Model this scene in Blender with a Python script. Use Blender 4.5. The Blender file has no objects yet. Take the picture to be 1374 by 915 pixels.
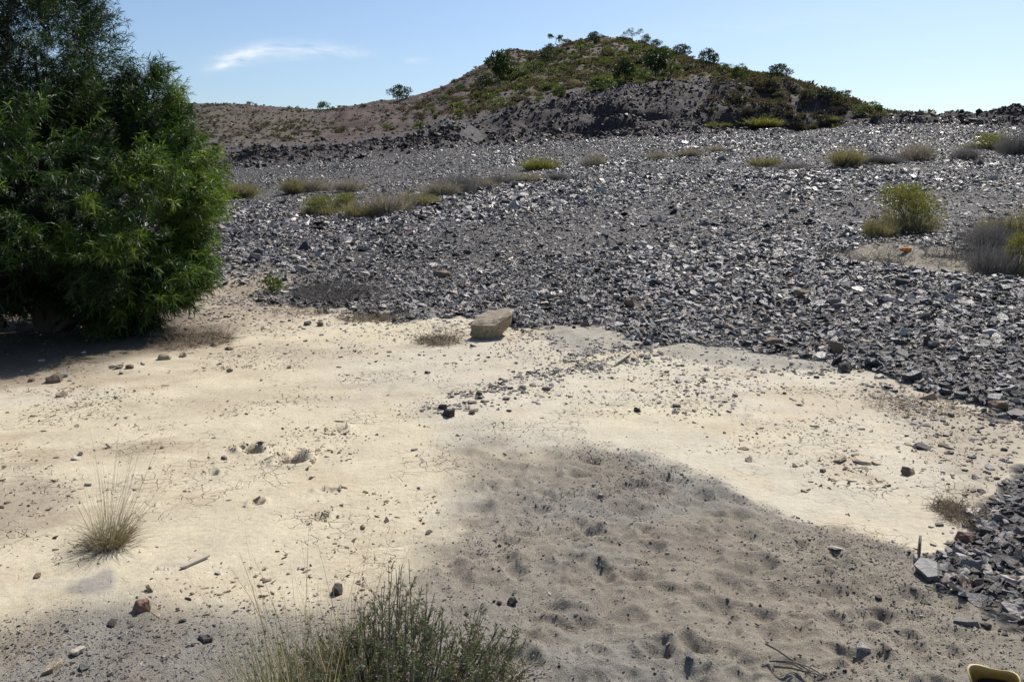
import bpy, bmesh, math, random
import numpy as np
from mathutils import Vector, Matrix, Euler
random.seed(7)
RNG = np.random.default_rng(11)
S = bpy.context.scene
COL = S.collection
R = math.radians

# ------------------------------------------------------------------ camera
F, U0, VH, CZ = 1145.0, 687.0, 250.0, 1.7      # focal length in px of the 1374 px frame, centre column, horizon row, eye height
cd = bpy.data.cameras.new("camera"); cam = bpy.data.objects.new("camera", cd); COL.objects.link(cam)
cam.location = (0, 0, CZ); cam.rotation_euler = (R(90), 0, 0)
cd.lens = 30; cd.sensor_width = 36; cd.shift_y = -(457.5 - VH) / 1374; cd.clip_start = 0.05; cd.clip_end = 20000
S.camera = cam

# ------------------------------------------------------------------ sky and sun
SUN_EL, SUN_AZ = 50, 33         # azimuth clockwise from +Y (the way the camera looks)
w = bpy.data.worlds.new("World"); S.world = w; w.use_nodes = True
wt = w.node_tree; wt.nodes.clear()
def wn(t, **k):
    n = wt.nodes.new(t)
    for a, b in k.items(): setattr(n, a, b)
    return n
sky = wn('ShaderNodeTexSky', sky_type='NISHITA', sun_disc=False, sun_elevation=R(SUN_EL), sun_rotation=R(SUN_AZ),
         air_density=1.0, dust_density=1.1, ozone_density=2.4, altitude=100)
bg = wn('ShaderNodeBackground'); bg.inputs['Strength'].default_value = 0.102
out = wn('ShaderNodeOutputWorld')
tc = wn('ShaderNodeTexCoord'); sep = wn('ShaderNodeSeparateXYZ'); wt.links.new(tc.outputs['Generated'], sep.inputs[0])
def wm(op, a, b=None, c=None, clamp=False):
    n = wn('ShaderNodeMath', operation=op, use_clamp=clamp)
    for i, v in enumerate((a, b, c)):
        if v is None: continue
        if hasattr(v, 'links'): wt.links.new(v, n.inputs[i])
        else: n.inputs[i].default_value = v
    return n.outputs[0]
ymax = wm('MAXIMUM', sep.outputs[1], 0.05)
px = wm('DIVIDE', sep.outputs[0], ymax); pz = wm('DIVIDE', sep.outputs[2], ymax)
cmb = wn('ShaderNodeCombineXYZ'); wt.links.new(px, cmb.inputs[0]); wt.links.new(pz, cmb.inputs[1])
mp = wn('ShaderNodeMapping'); wt.links.new(cmb.outputs[0], mp.inputs[0]); mp.inputs['Rotation'].default_value = (0, 0, R(-16)); mp.inputs['Scale'].default_value = (10, 42, 1)
nz = wn('ShaderNodeTexNoise'); wt.links.new(mp.outputs[0], nz.inputs['Vector']); nz.inputs['Scale'].default_value = 1.6; nz.inputs['Detail'].default_value = 7; nz.inputs['Roughness'].default_value = 0.62; nz.inputs['Distortion'].default_value = 0.6
def blob(u, v, ru, rv, amp, tilt=0.0):
    dx = wm('MULTIPLY', wm('SUBTRACT', px, (u - U0) / F), F / ru)
    zz = wm('SUBTRACT', pz, (VH - v) / F)
    zz = wm('SUBTRACT', zz, wm('MULTIPLY', wm('SUBTRACT', px, (u - U0) / F), tilt))
    dz = wm('MULTIPLY', zz, F / rv)
    d2 = wm('ADD', wm('MULTIPLY', dx, dx), wm('MULTIPLY', dz, dz))
    return wm('MULTIPLY', wm('POWER', 2.718, wm('MULTIPLY', d2, -1.0)), amp)
m = blob(325, 77, 34, 9, 1.3, 0.28)
for a in ((300, 88, 24, 4, 0.7, 0.2), (405, 68, 42, 9, 0.75, 0.05), (460, 70, 40, 8, 0.45, -0.05), (355, 73, 60, 16, 0.30, 0.1), (558, 82, 18, 4, 0.45, 0.0), (1243, 83, 14, 2.5, 0.5, 0.0),
          (960, 40, 260, 14, 0.15, 0.08)):
    m = wm('ADD', m, blob(*a))
cm = wm('MULTIPLY', m, wm('MULTIPLY_ADD', nz.outputs[0], 3.6, -1.25, True), None, True)
cm = wm('MULTIPLY', cm, 0.75)
mix = wn('ShaderNodeMix', data_type='RGBA'); tn = wn('ShaderNodeMix', data_type='RGBA', blend_type='MULTIPLY'); tn.inputs[0].default_value = 1; wt.links.new(sky.outputs[0], tn.inputs[6]); tn.inputs[7].default_value = (0.90, 0.95, 1.01, 1)
wt.links.new(cm, mix.inputs[0]); wt.links.new(tn.outputs[2], mix.inputs[6]); mix.inputs[7].default_value = (7.5, 7.9, 8.3, 1)
wt.links.new(mix.outputs[2], bg.inputs['Color']); wt.links.new(bg.outputs[0], out.inputs[0])

sl = bpy.data.lights.new("sun", 'SUN'); sl.energy = 5.0; sl.angle = R(0.53); sl.color = (1.0, 0.95, 0.87)
so = bpy.data.objects.new("sun", sl); COL.objects.link(so)
sd = Vector((math.sin(R(SUN_AZ)) * math.cos(R(SUN_EL)), math.cos(R(SUN_AZ)) * math.cos(R(SUN_EL)), math.sin(R(SUN_EL))))
so.rotation_euler = sd.to_track_quat('Z', 'Y').to_euler(); so.location = sd * 60
S.view_settings.view_transform = 'Standard'; S.view_settings.look = 'None'; S.view_settings.gamma = 1.0
S.view_settings.exposure = 0.32
S.render.engine = 'CYCLES'
S.render.resolution_x = 1024; S.render.resolution_y = 681

# ------------------------------------------------------------------ node and material helpers
class NT:
    def __init__(s, name):
        s.m = bpy.data.materials.new(name); s.m.use_nodes = True; s.t = s.m.node_tree; s.t.nodes.clear()
        s.out = s.n('ShaderNodeOutputMaterial')
    def n(s, t, **k):
        n = s.t.nodes.new(t)
        for a, b in k.items(): setattr(n, a, b)
        return n
    def l(s, a, b): s.t.links.new(a, b)
    def set(s, sock, v):
        if hasattr(v, 'links'): s.l(v, sock)
        else: sock.default_value = v
    def math(s, op, a, b=None, c=None, clamp=False):
        n = s.n('ShaderNodeMath', operation=op, use_clamp=clamp)
        for i, v in enumerate((a, b, c)):
            if v is not None: s.set(n.inputs[i], v)
        return n.outputs[0]
    def noise(s, vec, scale, detail=4, rough=0.55, dist=0.0):
        n = s.n('ShaderNodeTexNoise'); s.l(vec, n.inputs['Vector']); n.inputs['Scale'].default_value = scale
        n.inputs['Detail'].default_value = detail; n.inputs['Roughness'].default_value = rough; n.inputs['Distortion'].default_value = dist
        return n.outputs[0]
    def ramp(s, fac, stops, interp='LINEAR'):
        n = s.n('ShaderNodeValToRGB'); s.l(fac, n.inputs[0]); cr = n.color_ramp; cr.interpolation = interp
        while len(cr.elements) < len(stops): cr.elements.new(0.5)
        for e, (p, c) in zip(cr.elements, stops):
            e.position = p; e.color = (c[0], c[1], c[2], 1) if hasattr(c, '__len__') else (c, c, c, 1)
        return n.outputs[0]
    def mix(s, f, a, b, mode='MIX'):
        n = s.n('ShaderNodeMix', data_type='RGBA', blend_type=mode)
        s.set(n.inputs[0], f); s.set(n.inputs[6], a if hasattr(a, 'links') else (*a, 1)); s.set(n.inputs[7], b if hasattr(b, 'links') else (*b, 1))
        return n.outputs[2]
    def bump(s, h, strength, dist, normal=None):
        n = s.n('ShaderNodeBump'); s.l(h, n.inputs['Height']); n.inputs['Strength'].default_value = strength; n.inputs['Distance'].default_value = dist
        if normal: s.l(normal, n.inputs['Normal'])
        return n.outputs[0]
    def princ(s, col, rough=0.8, normal=None, spec=0.5, link=True, **k):
        p = s.n('ShaderNodeBsdfPrincipled'); s.set(p.inputs['Base Color'], col if hasattr(col, 'links') else (*col, 1)); s.set(p.inputs['Roughness'], rough)
        s.set(p.inputs['Specular IOR Level'], spec)
        if normal: s.l(normal, p.inputs['Normal'])
        if link: s.l(p.outputs[0], s.out.inputs[0])
        return p
    def obj(s): return s.n('ShaderNodeTexCoord').outputs['Object']
    def rnd(s): return s.n('ShaderNodeObjectInfo').outputs['Random']

def mat_stone(name, stops, rough=(0.3, 0.55), scale=6.0, spec=0.5, bump=0.02, tint=0.35):
    t = NT(name); o = t.obj(); r = t.rnd()
    c = t.ramp(r, stops, 'CONSTANT')
    n1 = t.noise(o, scale, 5, 0.6)
    c = t.mix(1.0, c, t.ramp(n1, [(0.25, 1 - tint), (0.5, 1.0), (0.75, 1 + tint)]), 'MULTIPLY')
    h = t.math('ADD', n1, t.math('MULTIPLY', t.noise(o, scale * 5, 4, 0.6), 0.35))
    r2 = t.math('FRACT', t.math('MULTIPLY', r, 37.3))
    t.princ(c, t.math('MULTIPLY_ADD', r2, rough[1] - rough[0], rough[0]), t.bump(h, 0.6, bump), spec)
    return t.m

def mat_leaf(name, cols, rough=0.5, trans=0.45, attr=True, spec=0.4, tscale=(1.3, 1.25, 0.5)):
    t = NT(name)
    if attr:
        a = t.n('ShaderNodeAttribute', attribute_name='tint').outputs['Fac']
    else: a = t.rnd()
    c = t.ramp(a, [(i / (len(cols) - 1), x) for i, x in enumerate(cols)])
    p = t.princ(c, rough, None, spec, link=False)
    tr = t.n('ShaderNodeBsdfTranslucent'); t.l(t.mix(1.0, c, tscale, 'MULTIPLY'), tr.inputs[0])
    ms = t.n('ShaderNodeMixShader'); ms.inputs[0].default_value = trans
    t.l(p.outputs[0], ms.inputs[1]); t.l(tr.outputs[0], ms.inputs[2]); t.l(ms.outputs[0], t.out.inputs[0])
    return t.m

def mat_plain(name, c1, c2, scale=10, rough=0.8, bump=0.01, spec=0.3, stretch=None):
    t = NT(name); o = t.obj()
    if stretch:
        mpn = t.n('ShaderNodeMapping'); t.l(o, mpn.inputs[0]); mpn.inputs['Scale'].default_value = stretch; o = mpn.outputs[0]
    n = t.noise(o, scale, 5, 0.6)
    t.princ(t.mix(t.math('MULTIPLY_ADD', n, 2.2, -0.6, True), c1, c2), rough, t.bump(n, 0.7, bump), spec)
    return t.m

# ------------------------------------------------------------------ numpy noise
_P = RNG.permutation(4096)
_G = RNG.random(4096) * 2 - 1
def vnoise(x, y, seed=0):
    xi = np.floor(x).astype(np.int64); yi = np.floor(y).astype(np.int64)
    fx = x - xi; fy = y - yi
    fx = fx * fx * fx * (fx * (fx * 6 - 15) + 10); fy = fy * fy * fy * (fy * (fy * 6 - 15) + 10)
    def h(a, b): return _G[_P[(_P[(a + seed * 131) & 4095] + b) & 4095]]
    return (h(xi, yi) * (1 - fx) + h(xi + 1, yi) * fx) * (1 - fy) + (h(xi, yi + 1) * (1 - fx) + h(xi + 1, yi + 1) * fx) * fy
def fbm(x, y, oct=4, seed=0, gain=0.5):
    s = 0; a = 1.0; t = 0
    for o in range(oct):
        s = s + a * vnoise(x * 2 ** o + o * 17.3, y * 2 ** o - o * 9.1, seed + o); t += a; a *= gain
    return s / t
def ridged(x, y, oct=4, seed=0):
    s = 0; a = 1.0; t = 0
    for o in range(oct):
        s = s + a * (1 - 2 * np.abs(vnoise(x * 2 ** o + o * 7.7, y * 2 ** o, seed + o))); t += a; a *= 0.5
    return s / t
def sstep(a, b, x):
    t = np.clip((x - a) / (b - a), 0, 1); return t * t * (3 - 2 * t)
def polysd(U, V, pts):           # signed distance to polygon, positive inside
    d = np.full(U.shape, 1e9); ins = np.zeros(U.shape, bool); n = len(pts)
    for i in range(n):
        ax, ay = pts[i]; bx, by = pts[(i + 1) % n]
        ex, ey = bx - ax, by - ay
        t = np.clip(((U - ax) * ex + (V - ay) * ey) / (ex * ex + ey * ey), 0, 1)
        d = np.minimum(d, np.hypot(U - ax - t * ex, V - ay - t * ey))
        if ay != by:
            c = ((ay > V) != (by > V)) & (U < (bx - ax) * (V - ay) / (by - ay) + ax); ins ^= c
    return np.where(ins, d, -d)

# ------------------------------------------------------------------ terrain: a height field over a fan of bearings
AU = np.array([-1500, -250, 0, 150, 235, 300, 380, 450, 540, 600, 650, 700, 770, 850, 900, 950, 1000, 1050, 1110, 1180, 1250, 1374, 1624, 2900.])
def row(*v): return np.array(v, float)
toeV = row(430, 425, 420, 412, 405, 398, 400, 412, 424, 430, 432, 444, 452, 466, 468, 470, 475, 480, 492, 512, 530, 560, 600, 640)
L_top = row(250, 245, 240, 238, 236, 232, 226, 220, 210, 204, 201, 198, 194, 190, 187, 184, 182, 180, 176, 172, 170, 176, 180, 190)     # upper edge of the scree
L_bt = row(246, 240, 234, 230, 226, 222, 215, 210, 203, 197, 195, 192, 188, 184, 182, 180, 178, 176, 171, 166, 164, 168, 172, 185)      # foot of the bank
L_bp = row(235, 230, 222, 218, 214, 208, 203, 199, 190, 176, 166, 152, 133, 119, 114, 109, 107, 112, 132, 152.5, 153, 151, 148, 160)     # crest of the bank
L_h1 = row(215, 205, 195, 192, 189, 186, 186, 186, 174, 156, 141, 129, 118, 109, 105, 100, 103.5, 109.5, 131.5, 156, 163, 166, 166, 180)
L_h2 = row(185, 175, 165, 162, 160, 160, 163, 163, 151, 130, 110, 98, 84, 80, 83, 93, 103.3, 108.5, 131, 155, 160, 164, 166, 180)
L_sk = row(150, 140, 136, 136, 137.5, 140, 144, 146, 133, 114, 88, 68.5, 57, 52, 64.5, 86, 102.8, 108, 130.5, 154, 158, 164, 166, 180)
L_bk = L_sk + 30
fr = np.arange(-2, 1377, 3.0)
cols = np.concatenate([np.linspace(-1500, -260, 26), np.linspace(-250, -6, 50), fr, np.linspace(1382, 1624, 50), np.linspace(1640, 2900, 26)])
itp = lambda a: np.interp(cols, AU, a)
sm = lambda a: np.convolve(np.pad(a, 4, mode='edge'), np.ones(9) / 9, 'valid')
toeV, L_top, L_bt, L_bp, L_h1, L_h2, L_bk = [sm(itp(a)) for a in (toeV, L_top, L_bt, L_bp, L_h1, L_h2, L_bk)]
# finer skyline of the hill
SKU = [-1500, 0, 235, 300, 380, 430, 470, 540, 580, 610, 640, 665, 682, 690, 699, 708, 740, 780, 800, 830, 860, 890, 930, 960, 1000, 1050, 1080, 1110, 1150, 1180, 1250, 2900]
SKV = [150, 136, 138, 140, 144, 147, 142, 133, 122, 110, 92, 76, 67, 65.5, 68, 71, 66, 54, 50, 51, 57, 65, 80, 90, 103, 108, 119, 130, 141, 154, 163, 175]
L_sk = np.interp(cols, SKU, SKV)
Yt = CZ * F / (toeV - VH)
Ytop = np.interp(cols, [-1500, 300, 700, 1374, 2900], [44, 46, 52, 52, 50.])
Ybt = np.interp(cols, [-1500, 300, 700, 1000, 1374, 2900], [52, 54, 60, 60, 57, 56.])
Ybp = np.interp(cols, [-1500, 300, 600, 770, 1000, 1180, 1374, 2900], [60, 62, 70, 75, 76, 66, 62, 62.])
Yh1 = np.interp(cols, [-1500, 300, 770, 1000, 1180, 1374], [80, 84, 96, 92, 84, 80.])
Yh2 = np.interp(cols, [-1500, 300, 770, 1000, 1374], [112, 114, 138, 125, 110.])
Ysk = np.interp(cols, [-1500, 300, 500, 700, 850, 1000, 1180, 1374], [145, 148, 155, 172, 180, 160, 140, 130.])
zof = lambda v, y: CZ + (VH - v) / F * y
rowsY, rowsZ, lay = [], [], []
def addrow(y, z, k): rowsY.append(np.broadcast_to(y, cols.shape).copy()); rowsZ.append(np.broadcast_to(z, cols.shape).copy()); lay.append(k)
for q in (1.2, 1.35, 1.5, 1.7, 1.9, 2.1, 2.3, 2.5, 2.65): addrow(q, 0.0, q / 2.8 * 0.01)
vn = 945.0; nA = 236
for i in range(nA):
    t = i / nA; v = vn + (toeV - vn) * t
    addrow(CZ * F / (v - VH), 0.0, t)
nB = 150
for i in range(nB):
    t = i / nB; zt = zof(L_top, Ytop)
    iy = (1 / Yt) * (1 - t) + (1 / Ytop) * t; y = 1 / iy
    s = (y - Yt) / (Ytop - Yt)
    addrow(y, zt * (0.88 * s + 0.12 * s ** 2 * 1.0) , 1 + t)
def seg(n, y0, v0, y1, v1, k, ease=0.0):
    for i in range(n):
        t = i / n; y = y0 + (y1 - y0) * t; tt = t * (1 - ease) + ease * (t * t * (3 - 2 * t))
        addrow(y, zof(v0, y0) * (1 - tt) + zof(v1, y1) * tt, k + t)
seg(14, Ytop, L_top, Ybt, L_bt, 2)
seg(60, Ybt, L_bt, Ybp, L_bp, 3, 0.6)
seg(34, Ybp, L_bp, Yh1, L_h1, 4, 0.3)
seg(44, Yh1, L_h1, Yh2, L_h2, 5)
seg(44, Yh2, L_h2, Ysk, L_sk, 6)
seg(12, Ysk, L_sk, Ysk + 60, L_bk + 8, 7, 0.3)
seg(4, Ysk + 60, L_bk + 8, 700, 262, 8); addrow(5000, -60.0, 9)
Y = np.array(rowsY); Z = np.array(rowsZ); K = np.repeat(np.array(lay)[:, None], len(cols), 1)
X = (cols[None, :] - U0) / F * Y
NR, NC = Y.shape
U = np.repeat(cols[None, :], NR, 0)
def smoothrows(A, n):
    for _ in range(n):
        B = A.copy(); B[1:-1] = (A[:-2] + 2 * A[1:-1] + A[2:]) / 4; A = B
    return A
ks = int(np.argmax(np.array(lay) >= 7))
Zs = smoothrows(Z, 5); keep = (np.arange(NR) >= ks - 6) & (np.arange(NR) <= ks + 3); Zs[keep] = Z[keep]; Z = Zs
V = VH - (Z - CZ) * F / Y
flat = K < 1
# region masks, drawn as outlines on the ground
nA1 = fbm(X * 1.3, Y * 1.3, 4, 3); nA2 = fbm(X * 6, Y * 6, 3, 5); nLow = fbm(X * 0.25, Y * 0.25, 3, 8)
P_SAND = [(575, 556), (640, 566), (705, 590), (800, 598), (880, 612), (960, 640), (1050, 676), (1150, 702), (1240, 742), (1300, 752), (1374, 800), (1700, 860), (2600, 1000), (2600, 2400), (-900, 2400),
          (-600, 880), (-200, 850), (0, 832), (80, 800), (190, 798), (260, 806), (340, 812), (430, 800), (520, 745), (565, 690), (600, 640), (590, 590)]
P_TONGUE = [(1236, 752), (1262, 738), (1300, 720), (1322, 680), (1345, 655), (1374, 628), (1520, 600), (1850, 640), (2400, 780), (2400, 930), (1700, 925), (1500, 890), (1374, 848), (1330, 826), (1300, 806), (1255, 792)]
P_MOUND1 = [(706, 441), (760, 431), (818, 439), (850, 462), (835, 474), (800, 476), (770, 470), (738, 458)]
P_MOUND2 = [(872, 466), (930, 462), (1010, 472), (1105, 484), (1128, 494), (1100, 500), (1040, 496), (960, 492), (890, 482)]
P_LITTER = [(-900, 545), (-300, 530), (0, 500), (110, 480), (190, 462), (300, 462), (340, 440), (430, 425), (440, 395), (330, 375), (100, 395), (-900, 400)]
P_LEDGE = [(1085, 338), (1180, 326), (1290, 336), (1420, 352), (1420, 382), (1330, 372), (1240, 364), (1120, 350)]
edge = 7 * nA1 + 6 * nA2
scl = np.clip((V - VH) / 350, 0.2, 2)
wsoft = sstep(820, 640, U) * sstep(420, 520, U + 0.0 * V) 
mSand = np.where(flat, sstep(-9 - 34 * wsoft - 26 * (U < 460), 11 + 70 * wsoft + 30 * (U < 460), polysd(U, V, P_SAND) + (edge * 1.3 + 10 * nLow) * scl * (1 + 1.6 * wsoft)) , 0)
mTong = np.where(flat, sstep(-9, 10, polysd(U, V, P_TONGUE) + edge * scl * 1.3), 0)
sdM1 = polysd(U, V, P_MOUND1); sdM2 = polysd(U, V, P_MOUND2)
nearK = K < 2
mM1 = np.where(nearK, sstep(-5, 6, sdM1 + edge * 1.3), 0); mM2 = np.where(nearK, sstep(-4, 4, sdM2 + edge * 1.0), 0)
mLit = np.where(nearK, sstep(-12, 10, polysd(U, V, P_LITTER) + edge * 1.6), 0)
mLedge = np.where((K > 1) & (K < 2), sstep(-3, 4, polysd(U, V, P_LEDGE) + edge * 0.5), 0)
toeN = (K - 1) * 12 + nA1 * 0.45 + nA2 * 0.25
mScree = np.where(K < 3.15, sstep(-0.35, 0.5, (V * 0 + toeV[None, :] - V) / 12 + nA1 * 1.5 + nA2 * 1.1), 0)
leftfade = np.where(nearK, np.maximum(sstep(300, 470, U + 40 * nA1), sstep(395, 335, V + 18 * nA1 + 14 * nA2)), 1)    # bare soil beside the tree
mScree = mScree * np.maximum(leftfade, 0.0)
mScree = np.maximum(mScree * (1 - mM1) * (1 - mM2) * (1 - mLedge), mTong)
# heights of the small forms
Z = Z + np.where(K < 1.0, 0.014 * fbm(X * 1.1, Y * 1.1, 3, 21) + 0.006 * fbm(X * 5, Y * 5, 3, 22) * np.clip(Y / 3, 0, 1), 0) * 1.0
Z = Z + mSand * (0.010 + 0.016 * fbm(X * 3.1, Y * 3.1, 3, 31) + 0.012 * fbm(X * 8, Y * 8, 4, 33, .6) + 0.013 * sstep(560, 700, U) * sstep(1330, 1180, U) * (1 - np.abs(2 * ridged(X * 3.6 + .5 * nA1, Y * 4.6, 3, 35))))
Z = Z + 0.035 * sstep(-4, 60, polysd(U, V, P_TONGUE)) * flat * (1 + .5 * nA1)
Z = Z + 0.06 * sstep(-3, 30, sdM1 + edge * 2.2) * nearK + 0.045 * sstep(-2, 18, sdM2 + edge * 1.6) * nearK
# little wash gullies in the clay
g = np.exp(-((ridged(X * 0.5 + 3, Y * 0.9, 3, 41) - 0.92) / 0.06) ** 2)
Z = Z - 0.012 * g * (1 - mSand) * flat
# trail of stones across the clay stands on a low rib
def segd(ax, ay, bx, by):
    ex, ey = bx - ax, by - ay; t = np.clip(((U - ax) * ex + (V - ay) * ey) / (ex * ex + ey * ey), 0, 1)
    return np.hypot(U - ax - t * ex, (V - ay - t * ey) * 2), t
dT, tT = segd(585, 553, 862, 466)
mTrail = np.exp(-(dT / (20 + 18 * tT)) ** 2) * flat
Z = Z + 0.02 * mTrail
# hoof and foot prints in the dark sand
PRINTS = [(790, 712, 26), (757, 668, 22), (775, 640, 18), (800, 622, 16), (805, 768, 20), (745, 822, 30), (757, 848, 24), (1008, 760, 34), (1040, 798, 22), (983, 792, 36), (945, 798, 18), (1115, 800, 24), (1170, 828, 26),
          (1020, 832, 30), (1070, 838, 20), (900, 650, 20), (860, 690, 20), (720, 690, 22), (694, 770, 22), (700, 720, 18), (640, 705, 20), (610, 768, 24), (850, 835, 24), (880, 870, 26), (800, 880, 24), (870, 740, 22),
          (930, 720, 18), (960, 700, 16), (1130, 842, 26), (1225, 860, 22), (830, 605, 14), (880, 635, 15), (1120, 750, 20), (660, 655, 14), (340, 605, 24), (392, 618, 24), (345, 675, 14), (430, 695, 16), (440, 658, 14), (285, 635, 14), (455, 575, 12), (1000, 560, 14), (320, 600, 14), (395, 610, 14)]
for _ in range(330):
    PRINTS.append((random.uniform(600, 1300), random.uniform(590, 930), random.uniform(8, 30)))
Xf, Yf = X[:260], Y[:260]
DZ = np.zeros_like(Xf); wsand = mSand[:260]
for i, (u, v, r) in enumerate(PRINTS):
    yy = CZ * F / (v - VH); xx = (u - U0) / F * yy; rr = min(0.11, r * 1.0 * yy / F) ; a = random.uniform(0, 3.14); asp = random.uniform(0.55, 0.9)
    dx, dy = Xf - xx, Yf - yy
    p = (dx * math.cos(a) + dy * math.sin(a)) / rr; q = (-dx * math.sin(a) + dy * math.cos(a)) / (rr * asp)
    d = np.sqrt(p * p + q * q) + 0.32 * nA2[:260] + 0.35 * nA1[:260]
    sel = 1.0 if i < 44 else wsand
    dep = (0.045 if (i < 44 and u < 500) else 0.019 if i < 44 else 0.0125) * (rr / 0.06) ** 0.6
    DZ += sel * (-dep * (1 - sstep(0.15, 1.15, d)) + dep * 0.38 * np.exp(-((d - 1.25) / 0.28) ** 2) * (0.6 + 0.6 * (dy > 0)))
Z[:260] += DZ
# scree: ledge, undulation
Z = Z + np.where((K >= 1) & (K < 3), 0.06 * fbm(X * 0.7, Y * 0.7, 4, 51) * np.clip((K - 1) * 12, 0, 1) + 0.14 * fbm(X * 0.16, Y * 0.16, 2, 53) * np.clip((K - 1) * 5, 0, 1), 0)
sdL = polysd(U, V, P_LEDGE); Z = Z - 0.16 * sstep(-2, 12, sdL) * ((K > 1) & (K < 2))
# banks and hill
mb = sstep(2.3, 3.1, K) * (1 - sstep(4.0, 4.7, K))
bankU = sstep(560, 720, U)            # the quarried bank is tall right of this bearing
gn = ridged(X * 0.10, Y * 0.16, 4, 61)
crag = fbm(X * 0.55, Y * 0.4, 4, 63)
Z = Z + mb * (0.9 * bankU + 0.22) * (0.75 * gn - 0.35 + 0.55 * crag) * np.where(np.abs(K - 4) < 0.0, 0.4, 1)
def cave(u, v, ru, rv, dep):
    return dep * np.exp(-(((U - u) / ru) ** 2 + ((V - v) / rv) ** 2) ** 1.5) * (K > 2.6) * (K < 4.2)
Z = Z - cave(690, 177, 26, 7, 1.5) - cave(800, 174, 42, 9, 1.9) - cave(840, 150, 70, 5, 0.8) - cave(1010, 160, 110, 8, 0.9) - cave(535, 183, 14, 4, 0.8)
# small conical spoil heap, spoil ridges
def heap(u, y, r, h, f=1.0):
    x0 = (u - U0) / F * y; d = np.hypot(X - x0, (Y - y) * f) / r
    return h * np.clip(1 - d, 0, 1) ** 0.9
HP = heap(598, 63, 2.9, 1.25, 0.7) + heap(574, 62, 2.2, 0.6, .7) + heap(622, 63, 2.2, 0.55, .7)
Z = Z + HP
RB = (sstep(300, 345, U) * (1 - sstep(600, 640, U)) * np.exp(-((K - 2.9) / 0.42) ** 2))
Z = Z + RB * (0.75 + 0.6 * crag)
RB2 = sstep(640, 660, U) * (1 - sstep(900, 1000, U)) * np.exp(-((K - 2.75) / 0.2) ** 2)
Z = Z + RB2 * (0.35 + 0.4 * crag)
RB3 = sstep(1120, 1200, U) * np.exp(-((K - 3.7) / 0.35) ** 2)
Z = Z + RB3 * (0.4 * crag + 0.4 * vnoise(X * 0.9, Y * 0.5, 77))
mh = sstep(4.3, 5.2, K) * (1 - sstep(6.95, 7.0, K) * 0.8)
Z = Z + mh * (0.8 * fbm(X * 0.09, Y * 0.07, 4, 71) + 0.35 * fbm(X * 0.7, Y * 0.5, 3, 73)) * np.where(U > 1000, 0.35, 1)
st_ = sstep(4.3, 5, K) * (K < 6.97) * sstep(400, 470, U) * sstep(660, 600, U)
Z = Z + st_ * 0.35 * np.sin((X * 0.55 + Y * 0.42) + 2.2 * fbm(X * .1, Y * .1, 3, 161)) * (0.6 + fbm(X * .2, Y * .2, 2, 163))
V = VH - (Z - CZ) * F / Y

# albedo
def lerp(a, b, m): return a * (1 - m[..., None]) + np.array(b) * m[..., None]
A = np.ones(U.shape + (3,)) * np.array((0.47, 0.408, 0.292))
n3 = fbm(X * 0.8, Y * 0.8, 4, 81); n4 = fbm(X * 3, Y * 3, 4, 83)
A = lerp(A, (0.44, 0.395, 0.31), sstep(0.0, 0.35, n3) * 0.8)
A = lerp(A, (0.42, 0.335, 0.22), sstep(0.18, 0.45, n4) * 0.35)
n5 = fbm(X * 0.45 + Y * 0.25, Y * 1.6 - X * 0.5, 5, 87)
A = lerp(A, (0.37, 0.305, 0.215), sstep(-0.02, 0.4, n5) * 0.6); A = lerp(A, (0.30, 0.235, 0.16), sstep(0.1, 0.45, n5 + .5 * n4) * 0.5 * sstep(420, 120, U))
wet = sstep(-22, 26, polysd(U, V, [(620, 452), (730, 446), (800, 470), (770, 490), (700, 505), (560, 520), (470, 560), (420, 540), (560, 480)]) + edge * 2)
A = lerp(A, (0.40, 0.35, 0.275), wet * 0.55)
A = lerp(A, (0.30, 0.245, 0.18), 1.25 * sstep(-18, 22, polysd(U, V, [(-200, 660), (60, 640), (110, 665), (80, 700), (0, 725), (-200, 740)]) + edge * 2.5) * 0.75)
A = lerp(A, (0.24, 0.22, 0.20), sstep(-5, 6, polysd(U, V, [(80, 790), (120, 772), (150, 750), (160, 765), (150, 790), (110, 802)]) + edge) * 0.8)
dirtR = sstep(-14, 22, polysd(U, V, [(1130, 505), (1200, 520), (1374, 560), (1600, 600), (1600, 640), (1374, 620), (1345, 650), (1310, 690), (1280, 700), (1262, 680), (1300, 640), (1240, 600), (1200, 560)]) + edge * 2.4)
A = lerp(A, (0.27, 0.22, 0.165), dirtR * 0.6 * flat)
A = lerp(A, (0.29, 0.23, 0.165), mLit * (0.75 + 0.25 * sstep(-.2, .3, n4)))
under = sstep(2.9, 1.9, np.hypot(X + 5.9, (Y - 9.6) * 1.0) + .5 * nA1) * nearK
A = lerp(A, (0.10, 0.078, 0.055), under * .9)  # leaf litter darkened here to paint in the tree's deep shadow
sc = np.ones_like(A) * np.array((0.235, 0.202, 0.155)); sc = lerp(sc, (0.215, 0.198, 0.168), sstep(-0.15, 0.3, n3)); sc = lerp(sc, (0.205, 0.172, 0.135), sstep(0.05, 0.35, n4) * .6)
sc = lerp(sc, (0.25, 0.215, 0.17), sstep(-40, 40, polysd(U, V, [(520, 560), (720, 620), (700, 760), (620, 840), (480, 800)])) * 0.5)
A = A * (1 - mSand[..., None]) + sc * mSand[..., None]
nF = fbm(X * 0.3, Y * 0.22, 3, 141)
A = lerp(A, (0.055, 0.051, 0.048), np.clip(mScree, 0, 1)); A = lerp(A, (0.085, 0.076, 0.070), np.clip(mScree, 0, 1) * sstep(0.0, 0.35, nF) * (1 - mTong))
A = lerp(A, (0.27, 0.25, 0.21), np.maximum(mM1, mM2) * (0.75 + .3 * n4))
A = lerp(A, (0.18, 0.155, 0.12), mLedge * 0.8)
far = sstep(1.95, 2.3, K)
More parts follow.
